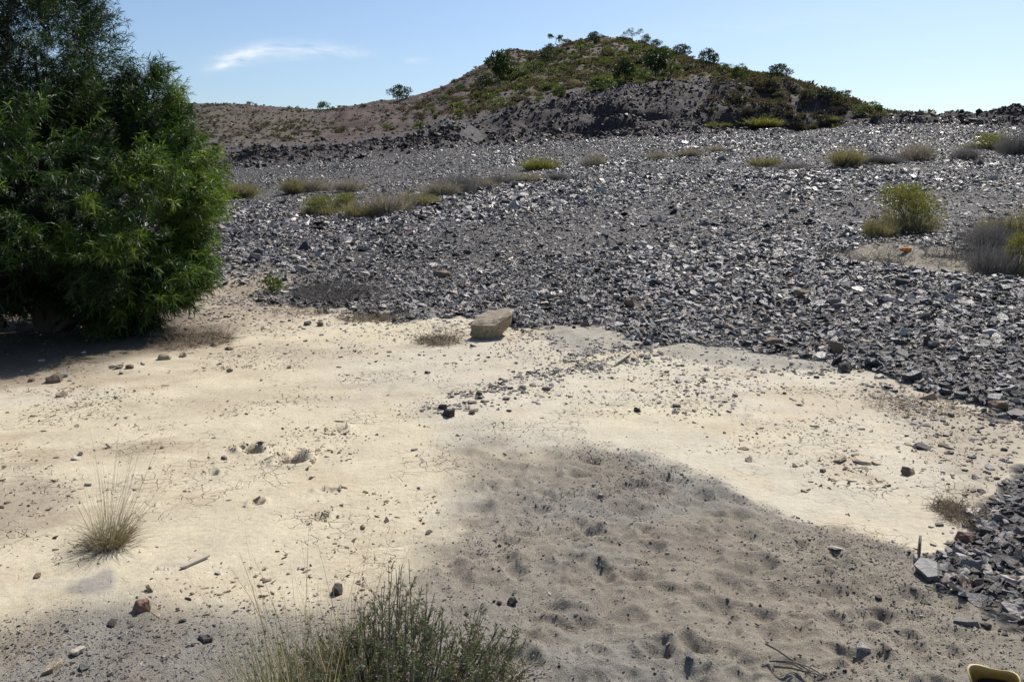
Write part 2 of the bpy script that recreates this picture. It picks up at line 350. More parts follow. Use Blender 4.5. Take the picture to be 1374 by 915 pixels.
A = lerp(A, (0.075, 0.068, 0.067), far)
# soil of the bank and the hill
A = lerp(A, (0.052, 0.040, 0.038), mb); A = lerp(A, (0.058, 0.042, 0.036), np.clip((RB + RB2) * 1.5, 0, 1))
A = lerp(A, (0.075, 0.07, 0.07), np.clip(HP * 3, 0, 1))
hillm = sstep(4.1, 4.8, K)
A = lerp(A, (0.070, 0.044, 0.036), hillm)
gl = hillm * sstep(-40, 60, polysd(U, V, [(560, 165), (640, 120), (700, 80), (800, 40), (880, 50), (900, 80), (940, 100), (900, 118), (850, 122), (760, 136), (700, 155), (640, 165)]) + 40 * fbm(X * .3, Y * .2, 3, 91))
A = lerp(A, (0.075, 0.06, 0.044), gl * 0.8)
ll = hillm * (1 - sstep(400, 470, U)) * sstep(-0.3, 0.3, fbm(X * 0.12, Y * 0.1, 4, 93) + 0.1)
A = lerp(A, (0.078, 0.068, 0.045), ll * 0.75)
rr_ = hillm * sstep(930, 1000, U)
A = lerp(A, (0.075, 0.072, 0.045), rr_ * 0.8)
hn = fbm(X * 0.5, Y * 0.35, 4, 95)
A = A * (1 + 0.30 * (hillm + mb)[..., None] * hn[..., None])

def grid_mesh(name, r0, r1, mat):
    P = np.stack([X[r0:r1], Y[r0:r1], Z[r0:r1]], -1).reshape(-1, 3)
    nr = r1 - r0; idx = np.arange(nr * NC).reshape(nr, NC)
    q = np.stack([idx[:-1, :-1], idx[:-1, 1:], idx[1:, 1:], idx[1:, :-1]], -1).reshape(-1, 4)
    me = raw_mesh(name, P, q)
    ca = me.color_attributes.new('albedo', 'FLOAT_COLOR', 'POINT')
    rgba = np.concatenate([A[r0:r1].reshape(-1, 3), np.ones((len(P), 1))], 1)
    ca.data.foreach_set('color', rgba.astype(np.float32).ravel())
    for nm, arr in (('sandy', np.clip(mSand + mM1 + mM2, 0, 1)), ('rocky', np.clip(mScree + far * (1 - hillm * .5), 0, 1))):
        at_ = me.attributes.new(nm, 'FLOAT', 'POINT'); at_.data.foreach_set('value', arr[r0:r1].astype(np.float32).ravel())
    me.materials.append(mat); me.polygons.foreach_set('use_smooth', np.ones(len(me.polygons), bool)); me.update()
    o = bpy.data.objects.new(name, me); COL.objects.link(o); o['kind'] = 'structure'
    return o
def raw_mesh(name, P, Q):
    me = bpy.data.meshes.new(name); P = np.asarray(P, np.float32); Q = np.asarray(Q, np.int32); k = Q.shape[1]
    me.vertices.add(len(P)); me.vertices.foreach_set('co', P.ravel())
    me.loops.add(Q.size); me.loops.foreach_set('vertex_index', Q.ravel())
    me.polygons.add(len(Q)); me.polygons.foreach_set('loop_start', np.arange(0, Q.size, k, dtype=np.int32)); me.polygons.foreach_set('loop_total', np.full(len(Q), k, np.int32))
    me.update(calc_edges=True)
    return me

def ground_material():
    t = NT('ground_soil'); o = t.obj()
    alb = t.n('ShaderNodeAttribute', attribute_name='albedo').outputs['Color']
    sandy = t.n('ShaderNodeAttribute', attribute_name='sandy').outputs['Fac']
    rocky = t.n('ShaderNodeAttribute', attribute_name='rocky').outputs['Fac']
    n1 = t.noise(o, 26, 6, 0.7); n2 = t.noise(o, 210, 3, 0.7); n0 = t.noise(o, 3.2, 5, 0.6); nb = t.noise(o, 1.1, 6, 0.6)
    c = t.mix(1.0, alb, t.ramp(n1, [(0.25, 0.80), (0.5, 1.0), (0.75, 1.15)]), 'MULTIPLY')
    c = t.mix(1.0, c, t.ramp(n0, [(0.3, 0.88), (0.7, 1.1)]), 'MULTIPLY')
    # grains of the sand: dark and pale specks
    spk = t.ramp(n2, [(0.30, 0.45), (0.5, 1.0), (0.62, 1.25), (0.70, 2.1)])
    c = t.mix(t.math('MULTIPLY_ADD', sandy, 0.85, 0.1, True), c, t.mix(1.0, c, spk, 'MULTIPLY'))
    # rocky rubble tone on far slopes
    vr = t.n('ShaderNodeTexVoronoi'); t.l(o, vr.inputs['Vector']); vr.inputs['Scale'].default_value = 11.0
    c = t.mix(t.math('MULTIPLY', rocky, 0.7), c, t.mix(1.0, c, t.ramp(vr.outputs['Color'], [(0.2, 0.5), (0.6, 1.0), (0.9, 1.9)]), 'MULTIPLY'))
    clay = t.math('SUBTRACT', 1.0, t.math('MAXIMUM', sandy, rocky), None, True)
    # drying cracks
    wv = t.n('ShaderNodeVectorMath', operation='ADD'); t.l(o, wv.inputs[0])
    nv = t.n('ShaderNodeTexNoise'); t.l(o, nv.inputs['Vector']); nv.inputs['Scale'].default_value = 9; nv.inputs['Detail'].default_value = 3
    sc_ = t.n('ShaderNodeVectorMath', operation='SCALE'); t.l(nv.outputs['Color'], sc_.inputs[0]); sc_.inputs['Scale'].default_value = 0.13
    t.l(sc_.outputs[0], wv.inputs[1])
    vc = t.n('ShaderNodeTexVoronoi', feature='DISTANCE_TO_EDGE'); t.l(wv.outputs[0], vc.inputs['Vector']); vc.inputs['Scale'].default_value = 10.5
    cr = t.ramp(vc.outputs['Distance'], [(0.0, 0.0), (0.04, 1.0)])
    patch = t.math('MULTIPLY', clay, t.math('MULTIPLY_ADD', t.noise(o, 1.3, 6, 0.7), 6.0, -3.0, True))
    crk = t.math('MULTIPLY', t.math('SUBTRACT', 1.0, cr), patch)
    c = t.mix(t.math('MULTIPLY', crk, 0.25), c, (0.30, 0.22, 0.14))  # shade of the crack depth also painted into the colour
    h = t.math('MULTIPLY_ADD', n1, 0.010, t.math('MULTIPLY', n2, 0.0028))
    h = t.math('SUBTRACT', h, t.math('MULTIPLY', crk, 0.018))
    h = t.math('ADD', h, t.math('MULTIPLY', sandy, t.math('MULTIPLY', n2, 0.004)))
    h = t.math('ADD', h, t.math('MULTIPLY', rocky, t.math('MULTIPLY_ADD', nb, 0.25, t.math('MULTIPLY', vr.outputs['Distance'], 0.06))))
    t.princ(c, 0.85, t.bump(h, 1.0, 1.0), 0.25)
    return t.m
gm = ground_material()
kb = int(np.argmax(np.array(lay) >= 4))
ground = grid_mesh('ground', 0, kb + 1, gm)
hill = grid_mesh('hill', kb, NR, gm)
# ground behind the photographer
xs = cols - U0; near = np.stack([xs / F * 1.2, np.full(NC, 1.2), Z[0]], -1); farb = np.stack([xs / F * 60, np.full(NC, -60.0), np.zeros(NC)], -1)
idx = np.arange(2 * NC).reshape(2, NC)
me = raw_mesh('ground_behind', np.concatenate([farb, near]), np.stack([idx[0, :-1], idx[0, 1:], idx[1, 1:], idx[1, :-1]], -1))
ca = me.color_attributes.new('albedo', 'FLOAT_COLOR', 'POINT'); ca.data.foreach_set('color', np.tile(np.array([.3, .26, .2, 1], np.float32), 2 * NC))
me.materials.append(gm); gb = bpy.data.objects.new('ground', me); COL.objects.link(gb); gb['kind'] = 'structure'

P3 = np.stack([X, Y, Z], -1)
def at(u, v, kmin=0.0):
    """world point of the ground first met on the bearing u at picture row v"""
    j = np.interp(u, cols, np.arange(NC)); j0 = int(min(j, NC - 2)); f = j - j0
    Vc = V[:, j0] * (1 - f) + V[:, j0 + 1] * f; Pc = P3[:, j0] * (1 - f) + P3[:, j0 + 1] * f; Kc = K[:, j0]
    ok = np.where((Vc <= v) & (Kc >= kmin))[0]
    i = int(ok[0]) if len(ok) else int(np.argmin(np.where((Kc >= kmin) & (Kc < 7), Vc, 1e9)))
    if i > 0 and Kc[i - 1] >= kmin and Vc[i - 1] > v:
        t = (Vc[i - 1] - v) / (Vc[i - 1] - Vc[i] + 1e-9); p = Pc[i - 1] * (1 - t) + Pc[i] * t
    else: p = Pc[i]
    return Vector((float(p[0]), float(p[1]), float(p[2])))

# cell geometry for scattering
e1 = P3[1:, :-1] - P3[:-1, :-1]; e2 = P3[:-1, 1:] - P3[:-1, :-1]
cn = np.cross(e2, e1); area = np.linalg.norm(cn, axis=-1); nrm = cn / area[..., None]
nrm *= np.sign(nrm[..., 2:3]); cU = U[:-1, :-1]; cV = V[:-1, :-1]; cK = K[:-1, :-1]; cY = Y[:-1, :-1]; cX = X[:-1, :-1]
def scatter(n, dens):
    wgt = (area * dens).ravel(); cs = np.cumsum(wgt); k = np.searchsorted(cs, RNG.random(n) * cs[-1]); k = np.minimum(k, len(cs) - 1)
    i, j = np.unravel_index(k, area.shape); a = RNG.random(n)[:, None]; b = RNG.random(n)[:, None]
    p = (P3[i, j] * (1 - a) * (1 - b) + P3[i + 1, j] * a * (1 - b) + P3[i, j + 1] * (1 - a) * b + P3[i + 1, j + 1] * a * b)
    return p, nrm[i, j], i, j
inframe = ((cU > -300) & (cU < 1950)).astype(float)      # the slope goes on well past the frame on both sides

# ------------------------------------------------------------------ mesh helpers
def link(o, parent=None):
    COL.objects.link(o)
    if parent: o.parent = parent
    return o
def tag(o, label, cat, group=None):
    o['label'] = label; o['category'] = cat
    if group: o['group'] = group
    return o
def mesh_obj(name, me, parent=None, loc=(0, 0, 0), rot=(0, 0, 0), scale=(1, 1, 1)):
    o = bpy.data.objects.new(name, me); o.location = loc; o.rotation_euler = rot; o.scale = scale
    return link(o, parent)
def empty(name, loc, rz=0, scale=1):
    o = bpy.data.objects.new(name, None); o.location = loc; o.rotation_euler = (0, 0, rz); o.scale = (scale,) * 3; o.empty_display_size = 0.1
    return link(o)
def copy_tree(root):
    r = root.copy(); COL.objects.link(r)
    for ch in root.children:
        c = ch.copy(); COL.objects.link(c); c.parent = r
    return r
def bm_mesh(name, bm, mat, smooth=False):
    me = bpy.data.meshes.new(name); bm.to_mesh(me); bm.free(); me.materials.append(mat)
    if smooth:
        for p in me.polygons: p.use_smooth = True
    return me
class Geo:
    """collects tubes, blades and leaves as raw arrays"""
    def __init__(s): s.v = []; s.f = []; s.n = 0; s.t = []
    def add(s, v, f, tint=0.5):
        s.v.append(np.asarray(v, float)); s.f.append(np.asarray(f, int) + s.n); s.n += len(v); s.t.append(np.broadcast_to(tint, (len(v),)))
    def tube(s, path, radii, sides=6, tint=0.5):
        path = np.asarray(path, float); n = len(path); d = np.gradient(path, axis=0); d /= np.linalg.norm(d, axis=1)[:, None] + 1e-9
        up = np.array([0.3, 0.2, 1.0]) if abs(d[0][2]) < 0.8 else np.array([1.0, 0.2, 0.1])
        a = np.cross(d, up); a /= np.linalg.norm(a, axis=1)[:, None] + 1e-9; b = np.cross(d, a)
        th = np.arange(sides) * 2 * math.pi / sides
        ring = path[:, None] + np.asarray(radii)[:, None, None] * (a[:, None] * np.cos(th)[None, :, None] + b[:, None] * np.sin(th)[None, :, None])
        idx = np.arange(n * sides).reshape(n, sides); nx = np.roll(idx, -1, 1)
        f = np.stack([idx[:-1], nx[:-1], nx[1:], idx[1:]], -1).reshape(-1, 4)
        s.add(ring.reshape(-1, 3), f, tint)
    def quads(s, P, tint=None):       # P: (n,4,3)
        n = len(P); s.add(P.reshape(-1, 3), np.arange(n * 4).reshape(n, 4), 0.5 if tint is None else np.repeat(tint, 4))
    def mesh(s, name, mat, smooth=False):
        me = raw_mesh(name, np.concatenate(s.v), np.concatenate(s.f))
        a = me.attributes.new('tint', 'FLOAT', 'POINT'); a.data.foreach_set('value', np.concatenate(s.t).astype(np.float32))
        me.materials.append(mat)
        if smooth: me.polygons.foreach_set('use_smooth', np.ones(len(me.polygons), bool))
        return me
def unit(v): return v / (np.linalg.norm(v, axis=-1, keepdims=True) + 1e-9)
def leaves(geo, base, dirs, length, width, tint, droop=0.0, rng=RNG, bend=True):
    """narrow pointed leaves: two quads folded along a bend; arrays base(n,3) dirs(n,3)"""
    n = len(base); d = unit(dirs); side = unit(np.cross(d, unit(rng.normal(size=(n, 3))))); L = np.broadcast_to(length, (n,))[:, None]; W = np.broadcast_to(width, (n,))[:, None]
    mid = base + d * L * 0.5; d2 = unit(d + np.array([0, 0, -1.0]) * droop); tip = mid + d2 * L * 0.5
    if bend:
        geo.quads(np.stack([base, mid - side * W / 2, mid + side * W / 2, base + 0 * base], 1)[:, [0, 1, 2, 3]] if False else np.stack([base - side * W * 0.12, mid - side * W / 2, mid + side * W / 2, base + side * W * 0.12], 1), tint)
        geo.quads(np.stack([mid - side * W / 2, tip - side * W * 0.08, tip + side * W * 0.08, mid + side * W / 2], 1), tint)
    else:
        geo.quads(np.stack([base, mid - side * W / 2, tip, mid + side * W / 2], 1), tint)

# ------------------------------------------------------------------ stones
SLATE = [(0.0, (0.032, 0.030, 0.030)), (0.20, (0.080, 0.079, 0.080)), (0.38, (0.145, 0.144, 0.143)), (0.50, (0.060, 0.047, 0.039)), (0.61, (0.22, 0.218, 0.215)), (0.72, (0.14, 0.106, 0.08)), (0.82, (0.31, 0.30, 0.285)), (0.93, (0.40, 0.375, 0.335))]
SLATE = [(p_, (c_[0] * 1.09, c_[1] * 1.0, c_[2] * 0.93)) for p_, c_ in SLATE]
m_slate = mat_stone('slate', SLATE, (0.27, 0.6), 4.0, 0.45, 0.03)
m_dark = mat_stone('dark_rubble', [(0, (0.025, 0.020, 0.019)), (0.35, (0.045, 0.034, 0.030)), (0.65, (0.062, 0.05, 0.047)), (0.88, (0.08, 0.072, 0.07)), (0.985, (0.15, 0.14, 0.13))], (0.6, 0.9), 4, 0.3)
m_brown = mat_stone('brown_stone', [(0, (0.19, 0.135, 0.09)), (0.5, (0.16, 0.12, 0.085))], (0.7, 0.9), 5, 0.3, 0.05)
m_rust = mat_stone('rusty_stone', [(0, (0.26, 0.15, 0.105)), (0.5, (0.21, 0.125, 0.09))], (0.7, 0.9), 5, 0.3, 0.05)
m_tan = mat_stone('tan_stone', [(0, (0.33, 0.26, 0.18)), (0.5, (0.29, 0.24, 0.17))], (0.7, 0.9), 5, 0.3, 0.05)
m_grey = mat_stone('grey_stone', [(0, (0.19, 0.18, 0.16)), (0.5, (0.16, 0.155, 0.14))], (0.6, 0.9), 5, 0.35, 0.05)
m_black = mat_stone('black_stone', [(0, (0.05, 0.045, 0.04)), (0.5, (0.07, 0.06, 0.05))], (0.6, 0.9), 5, 0.35, 0.05)
m_clay = mat_stone('clay_flake', [(0, (0.42, 0.35, 0.25)), (0.3, (0.34, 0.27, 0.19)), (0.5, (0.22, 0.165, 0.11)), (0.75, (0.12, 0.09, 0.06))], (0.8, 0.95), 5, 0.2, 0.01, 0.15)

def shard_mesh(name, mat, rnd, thick, n=None):
    bm = bmesh.new(); n = n or rnd.choice([5, 5, 6, 6, 7]); asp = rnd.uniform(0.5, 1.0)
    ang = sorted((i + rnd.uniform(-0.38, 0.38)) * 2 * math.pi / n for i in range(n)); rr = [rnd.uniform(0.36, 0.56) for _ in ang]
    sx, sy = rnd.uniform(-.06, .06), rnd.uniform(-.06, .06); tx, ty = rnd.uniform(-.25, .25) * thick, rnd.uniform(-.25, .25) * thick
    bot = [bm.verts.new((r * math.cos(a), r * asp * math.sin(a), -thick / 2)) for a, r in zip(ang, rr)]
    top = [bm.verts.new((r * k * math.cos(a) + sx, r * k * asp * math.sin(a) + sy, thick / 2 + tx * math.cos(a) * 2 + ty * math.sin(a) * 2)) for a, r, k in zip(ang, rr, [rnd.uniform(0.72, 1.0) for _ in ang])]
    bm.faces.new(top); bm.faces.new(bot[::-1])
    for i in range(n): bm.faces.new((bot[i], bot[(i + 1) % n], top[(i + 1) % n], top[i]))
    bmesh.ops.triangulate(bm, faces=[f for f in bm.faces if len(f.verts) > 4])
    return bm_mesh(name, bm, mat)
def rock_mesh(name, mat, rnd, dims=(1, 0.8, 0.6), n=18, detail=0):
    bm = bmesh.new()
    for _ in range(n):
        v = Vector((rnd.gauss(0, 1), rnd.gauss(0, 1), rnd.gauss(0, 1))).normalized()
        v = Vector([math.copysign(abs(c) ** 0.6, c) for c in v]) * rnd.uniform(0.8, 1.0)
        bm.verts.new((v.x * dims[0] / 2, v.y * dims[1] / 2, v.z * dims[2] / 2))
    r = bmesh.ops.convex_hull(bm, input=bm.verts)
    bmesh.ops.delete(bm, geom=[g for g in r['geom_interior'] if isinstance(g, bmesh.types.BMVert)], context='VERTS')
    if detail:
        bmesh.ops.bevel(bm, geom=bm.edges[:], offset=0.025, segments=1, affect='EDGES')
        bmesh.ops.triangulate(bm, faces=bm.faces)
        bmesh.ops.subdivide_edges(bm, edges=bm.edges[:], cuts=detail, use_grid_fill=True)
        from mathutils import noise
        bm.normal_update(); off = Vector((rnd.uniform(0, 50), 3, 7))
        for v in bm.verts: v.co += v.normal * (noise.fractal(v.co * 3.5 + off, 1.0, 2.0, 4) * 0.06 + noise.noise(Vector((v.co.x * 2, v.co.y * 2, v.co.z * 16)) + off) * 0.018)
    return bm_mesh(name, bm, mat)

def protos(coln, meshes):
    c = bpy.data.collections.new(coln)
    for m_ in meshes:
        o = bpy.data.objects.new(m_.name, m_); c.objects.link(o)
    return c
rs = random.Random(3)
shards = [shard_mesh('slate_shard', m_slate, rs, rs.choice([0.07, 0.1, 0.14, 0.2, 0.28])) for _ in range(14)]
chunks = [rock_mesh('slate_chunk', m_slate, rs, (1, rs.uniform(.6, .9), rs.uniform(.35, .65)), 14) for _ in range(4)]
C_SLATE = protos('slate_kinds', shards + chunks)
C_RUBBLE = protos('rubble_kinds', [rock_mesh('rubble_rock', m_dark, rs, (1, rs.uniform(.6, .9), rs.uniform(.4, .7)), 14) for _ in range(6)] + [shard_mesh('rubble_slab', m_dark, rs, 0.2) for _ in range(3)])
C_FLAKE = protos('flake_kinds', [shard_mesh('mud_flake', m_clay, rs, rs.choice([.06, .1, .16])) for _ in range(8)])

def gn_tree(colln):
    ng = bpy.data.node_groups.new('spread_' + colln.name, 'GeometryNodeTree')
    ng.interface.new_socket('Geometry', in_out='INPUT', socket_type='NodeSocketGeometry'); ng.interface.new_socket('Geometry', in_out='OUTPUT', socket_type='NodeSocketGeometry')
    N = ng.nodes; L = ng.links; gi = N.new('NodeGroupInput'); go = N.new('NodeGroupOutput')
    ci = N.new('GeometryNodeCollectionInfo'); ci.inputs['Collection'].default_value = colln; ci.inputs['Separate Children'].default_value = True; ci.inputs['Reset Children'].default_value = True
    ip = N.new('GeometryNodeInstanceOnPoints'); ip.inputs['Pick Instance'].default_value = True
    def attr(nm, ty):
        n = N.new('GeometryNodeInputNamedAttribute'); n.data_type = ty; n.inputs['Name'].default_value = nm; return n.outputs['Attribute']
    er = N.new('FunctionNodeEulerToRotation')
    L.new(gi.outputs[0], ip.inputs['Points']); L.new(ci.outputs[0], ip.inputs['Instance'])
    L.new(attr('pick', 'INT'), ip.inputs['Instance Index']); L.new(attr('turn', 'FLOAT_VECTOR'), er.inputs[0]); L.new(er.outputs[0], ip.inputs['Rotation'])
    L.new(attr('size', 'FLOAT_VECTOR'), ip.inputs['Scale']); L.new(ip.outputs[0], go.inputs[0])
    return ng
def eulers(normals, tilt, n):
    out_ = np.zeros((n, 3)); q0 = RNG.normal(size=(n, 3)) * tilt; nn = unit(normals + q0); sp = RNG.random(n) * 6.283
    # euler XYZ with z applied last: rotate Z axis onto nn after spin -> compute via matrices
    zx, zy, zz = nn.T; a = np.stack([np.cos(sp), np.sin(sp), 0 * sp], 1); xax = unit(a - nn * (a * nn).sum(1)[:, None]); yax = np.cross(nn, xax)
    # R = [xax yax nn] ; euler XYZ (Rz*Ry*Rx)
    ry = np.arcsin(np.clip(-xax[:, 2], -1, 1)); rx = np.arctan2(yax[:, 2], nn[:, 2]); rz = np.arctan2(xax[:, 1], xax[:, 0])
    return np.stack([rx, ry, rz], 1)
def stuff_gn(name, pos, eul, size, pick, colln, label, cat):
    me = bpy.data.meshes.new(name); me.vertices.add(len(pos)); me.vertices.foreach_set('co', np.asarray(pos, np.float32).ravel())
    for nm, ty, arr, key in (('turn', 'FLOAT_VECTOR', eul, 'vector'), ('size', 'FLOAT_VECTOR', size, 'vector'), ('pick', 'INT', pick, 'value')):
        a = me.attributes.new(nm, ty, 'POINT'); a.data.foreach_set(key, np.asarray(arr, np.int32 if ty == 'INT' else np.float32).ravel())
    o = bpy.data.objects.new(name, me); COL.objects.link(o); md = o.modifiers.new('spread', 'NODES'); md.node_group = gn_tree(colln)
    o['kind'] = 'stuff'; tag(o, label, cat)
    return o

scr = mScree[:-1, :-1]; dirtc = dirtR[:-1, :-1]
def lognorm(n, med, sig, lo, hi): return np.clip(med * np.exp(RNG.normal(size=n) * sig), lo, hi)
POS, NRM, SZ = [], [], []
bare = np.maximum(mTong[:-1, :-1] * 1.6, 1.0) * (0.6 + 0.4 * sstep(-0.32, 0.05, fbm(cX * 0.55, cY * 0.4, 4, 101))) * (1 - .05 * sstep(0.0, 0.3, nF[:-1, :-1])) * (1 - .9 * np.clip((RB + RB2)[:-1, :-1] * 1.4, 0, 1)) * (1 - .25 * sstep(700, 420, cU) * sstep(300, 250, cV))
for (y0, y1, cnt, med, sig, lo, hi) in ((2.5, 15, 150000, 0.036, 0.62, 0.016, 0.24), (15, 30, 175000, 0.051, 0.56, 0.03, 0.34), (30, 66, 160000, 0.082, 0.42, 0.06, 0.5)):
    p, n_, i, j = scatter(cnt, scr * inframe * ((cY >= y0) & (cY < y1)) * (cK < 3.2) * bare)
    s = lognorm(cnt, med, sig, lo, hi); s = s * (1 + 0.6 * sstep(26, 4, toeV[j] - V[i, j]) * (RNG.random(cnt) < .4) * (mTong[i, j] < .3)) * (1 + .35 * np.clip(fbm(p[:, 0] * .35, p[:, 1] * .25, 3, 151) * 2, -.6, 1)); s = s * (1 - .15 * sstep(-.02, .3, nF[i, j]) * (mTong[i, j] < .3)) * (1 - .18 * sstep(640, 380, cU[i, j]) * sstep(330, 260, cV[i, j])); tg = mTong[i, j] > 0.5; s = np.where(tg, np.minimum(s * 0.62, .085), np.minimum(s, .17 if y1 < 16 else 9))
    POS.append(p); NRM.append(n_); SZ.append(s)
# sparse stones: trail across the clay, right-hand fringe, litter under the tree, spill below the toe
spill = np.exp(-np.clip(cV - toeV[None, :-1], 0, 200) / 22.0) * (cK < 1) * 0.22 * (1 - np.maximum(mM1, mM2)[:-1, :-1] * .9)
trail = mTrail[:-1, :-1] * sstep(-0.1, 0.3, nA2[:-1, :-1] + 0.15)
mE = (np.exp(-(sdM1 / 7) ** 2) + np.exp(-(sdM2 / 6) ** 2))[:-1, :-1] * (cK < 1.3)
sp = trail * 0.9 + mE * .3 * sstep(-.2, .2, nA2[:-1, :-1]) + spill + dirtc * flat[:-1, :-1] * 0.10 + mLit[:-1, :-1] * 0.16 * sstep(-.25, .2, nA1[:-1, :-1]) * sstep(200, 300, cU) + 0.0016 * flat[:-1, :-1] + .25 * np.exp(-np.abs(polysd(cU, cV, P_TONGUE)) / 12) * flat[:-1, :-1] + np.exp(-(polysd(cU, cV, [(880, 520), (990, 520), (980, 545), (900, 552)]) / 14) ** 2) * .12 * (cK < 1)
p, n_, i, j = scatter(9500, sp * inframe * (cK < 1.1) * (cY > 2.4)); POS.append(p); NRM.append(n_); SZ.append(lognorm(9500, 0.024, 0.5, 0.011, 0.07))
POS = np.concatenate(POS); NRM = np.concatenate(NRM); SZ = np.concatenate(SZ); n = len(POS)
EU = eulers(NRM, np.where(np.arange(n) < n - 9500, 0.5, 0.16)[:, None], n); PK = np.where(RNG.random(n) < 0.82, RNG.integers(0, 14, n), RNG.integers(14, 18, n))
SC3 = SZ[:, None] * np.stack([1 + 0.25 * RNG.normal(size=n).clip(-1, 1), 1 + 0 * SZ, RNG.uniform(0.5, 1.2, n)], 1)
POS[:, 2] += SZ * 0.10
# the largest in the picture become things of their own
app = SZ / POS[:, 1]; uu = U0 + F * POS[:, 0] / POS[:, 1]; app = np.where((uu > 5) & (uu < 1369), app, 0)
order = np.argsort(-app); big = order[:285]; rest = order[285:]
allm = sorted(shards + chunks, key=lambda m_: m_.name)
for k in big:
    o = mesh_obj('slate_shard' if PK[k] < 14 else 'slate_block', (shards + chunks)[PK[k]], None, POS[k], EU[k], SC3[k])
    if PK[k] < 14: tag(o, 'flat grey slate shard lying loose among the scree', 'stone', 'flat slate shards loose on the scree')
    else: tag(o, 'chunky grey slate block lying among the scree', 'stone', 'chunky slate blocks loose on the scree')
stuff_gn('slate_scree', POS[rest], EU[rest], SC3[rest], PK[rest], C_SLATE, 'spread of broken grey slate covering the slope above the clay', 'scree')
# rubble on the banks and below the hill
bmask = np.clip(1 - HP[:-1, :-1] * 4, 0, 1) * (1 - .75 * sstep(930, 990, cU) * (cU < 1160)) * mb[:-1, :-1] * (0.35 + 0.65 * sstep(-0.2, 0.2, crag[:-1, :-1])) * (0.4 + 0.6 * bankU[:-1, :-1]) + (2.2 * RB + 1.4 * RB2 + 1.0 * RB3)[:-1, :-1]
cnt = 21000; p, n_, i, j = scatter(cnt, bmask * inframe * (cK > 2.1) * (cK < 4.8))
s = lognorm(cnt, 0.19, 0.5, 0.09, 0.62); p[:, 2] += s * 0.12
stuff_gn('bank_rubble', p, eulers(n_, 0.6, cnt), s[:, None] * np.ones((1, 3)), RNG.integers(0, 9, cnt), C_RUBBLE, 'dark brown rubble strewn over the quarried bank below the hill', 'rubble')
# crumbs and curled flakes of dried mud on the clay
cl = ((1 - np.clip(mSand + mScree + mM1 + mM2, 0, 1)) * flat)[:-1, :-1]
HOL = [(340, 605, 26), (392, 618, 26), (345, 675, 12), (430, 695, 16), (440, 658, 14), (285, 635, 12), (455, 575, 14), (320, 600, 14), (1120, 565, 30), (900, 515, 40), (1140, 625, 34), (480, 470, 20), (120, 545, 40), (60, 560, 30), (1250, 610, 40)]
fd = cl * (sum(1.6 * np.exp(-((cU - a) ** 2 + ((cV - b) * 2.6) ** 2) / (c * c)) for a, b, c in HOL) + sstep(0.02, 0.42, fbm(cX * 1.5, cY * 2.0, 4, 111)) + 0.03 + dirtc * 0.7)
cnt = 16000; p, n_, i, j = scatter(cnt, fd * inframe * (cY > 2.5)); s = lognorm(cnt, 0.0105, 0.55, 0.004, 0.06)
p[:, 2] += s * 0.08
stuff_gn('mud_crumbs', p, eulers(n_, 0.42, cnt), s[:, None] * np.stack([1 + RNG.random(cnt) * .8, 0.55 + RNG.random(cnt) * .5, 0.6 + RNG.random(cnt)], 1), RNG.integers(0, 8, cnt), C_FLAKE, 'small crumbs and curled flakes of dried mud on the pale clay', 'mud crumbs')
# gravel grains on the dark sand
sgm = mSand[:-1, :-1] * (0.25 + sstep(-0.1, 0.35, fbm(cX * 1.2, cY * 1.2, 3, 121)) + 1.2 * sstep(300, 0, cU) * sstep(800, 850, cV)) * (cY < 7)
cnt = 32000; p, n_, i, j = scatter(cnt, sgm * inframe * (cY > 2.4)); s = lognorm(cnt, 0.0075, 0.45, 0.004, 0.026)
stuff_gn('sand_gravel', p, eulers(n_, 0.5, cnt), s[:, None] * np.ones((1, 3)), RNG.integers(0, 14, cnt), C_SLATE, 'fine slate grit scattered over the dark grey sand', 'gravel')

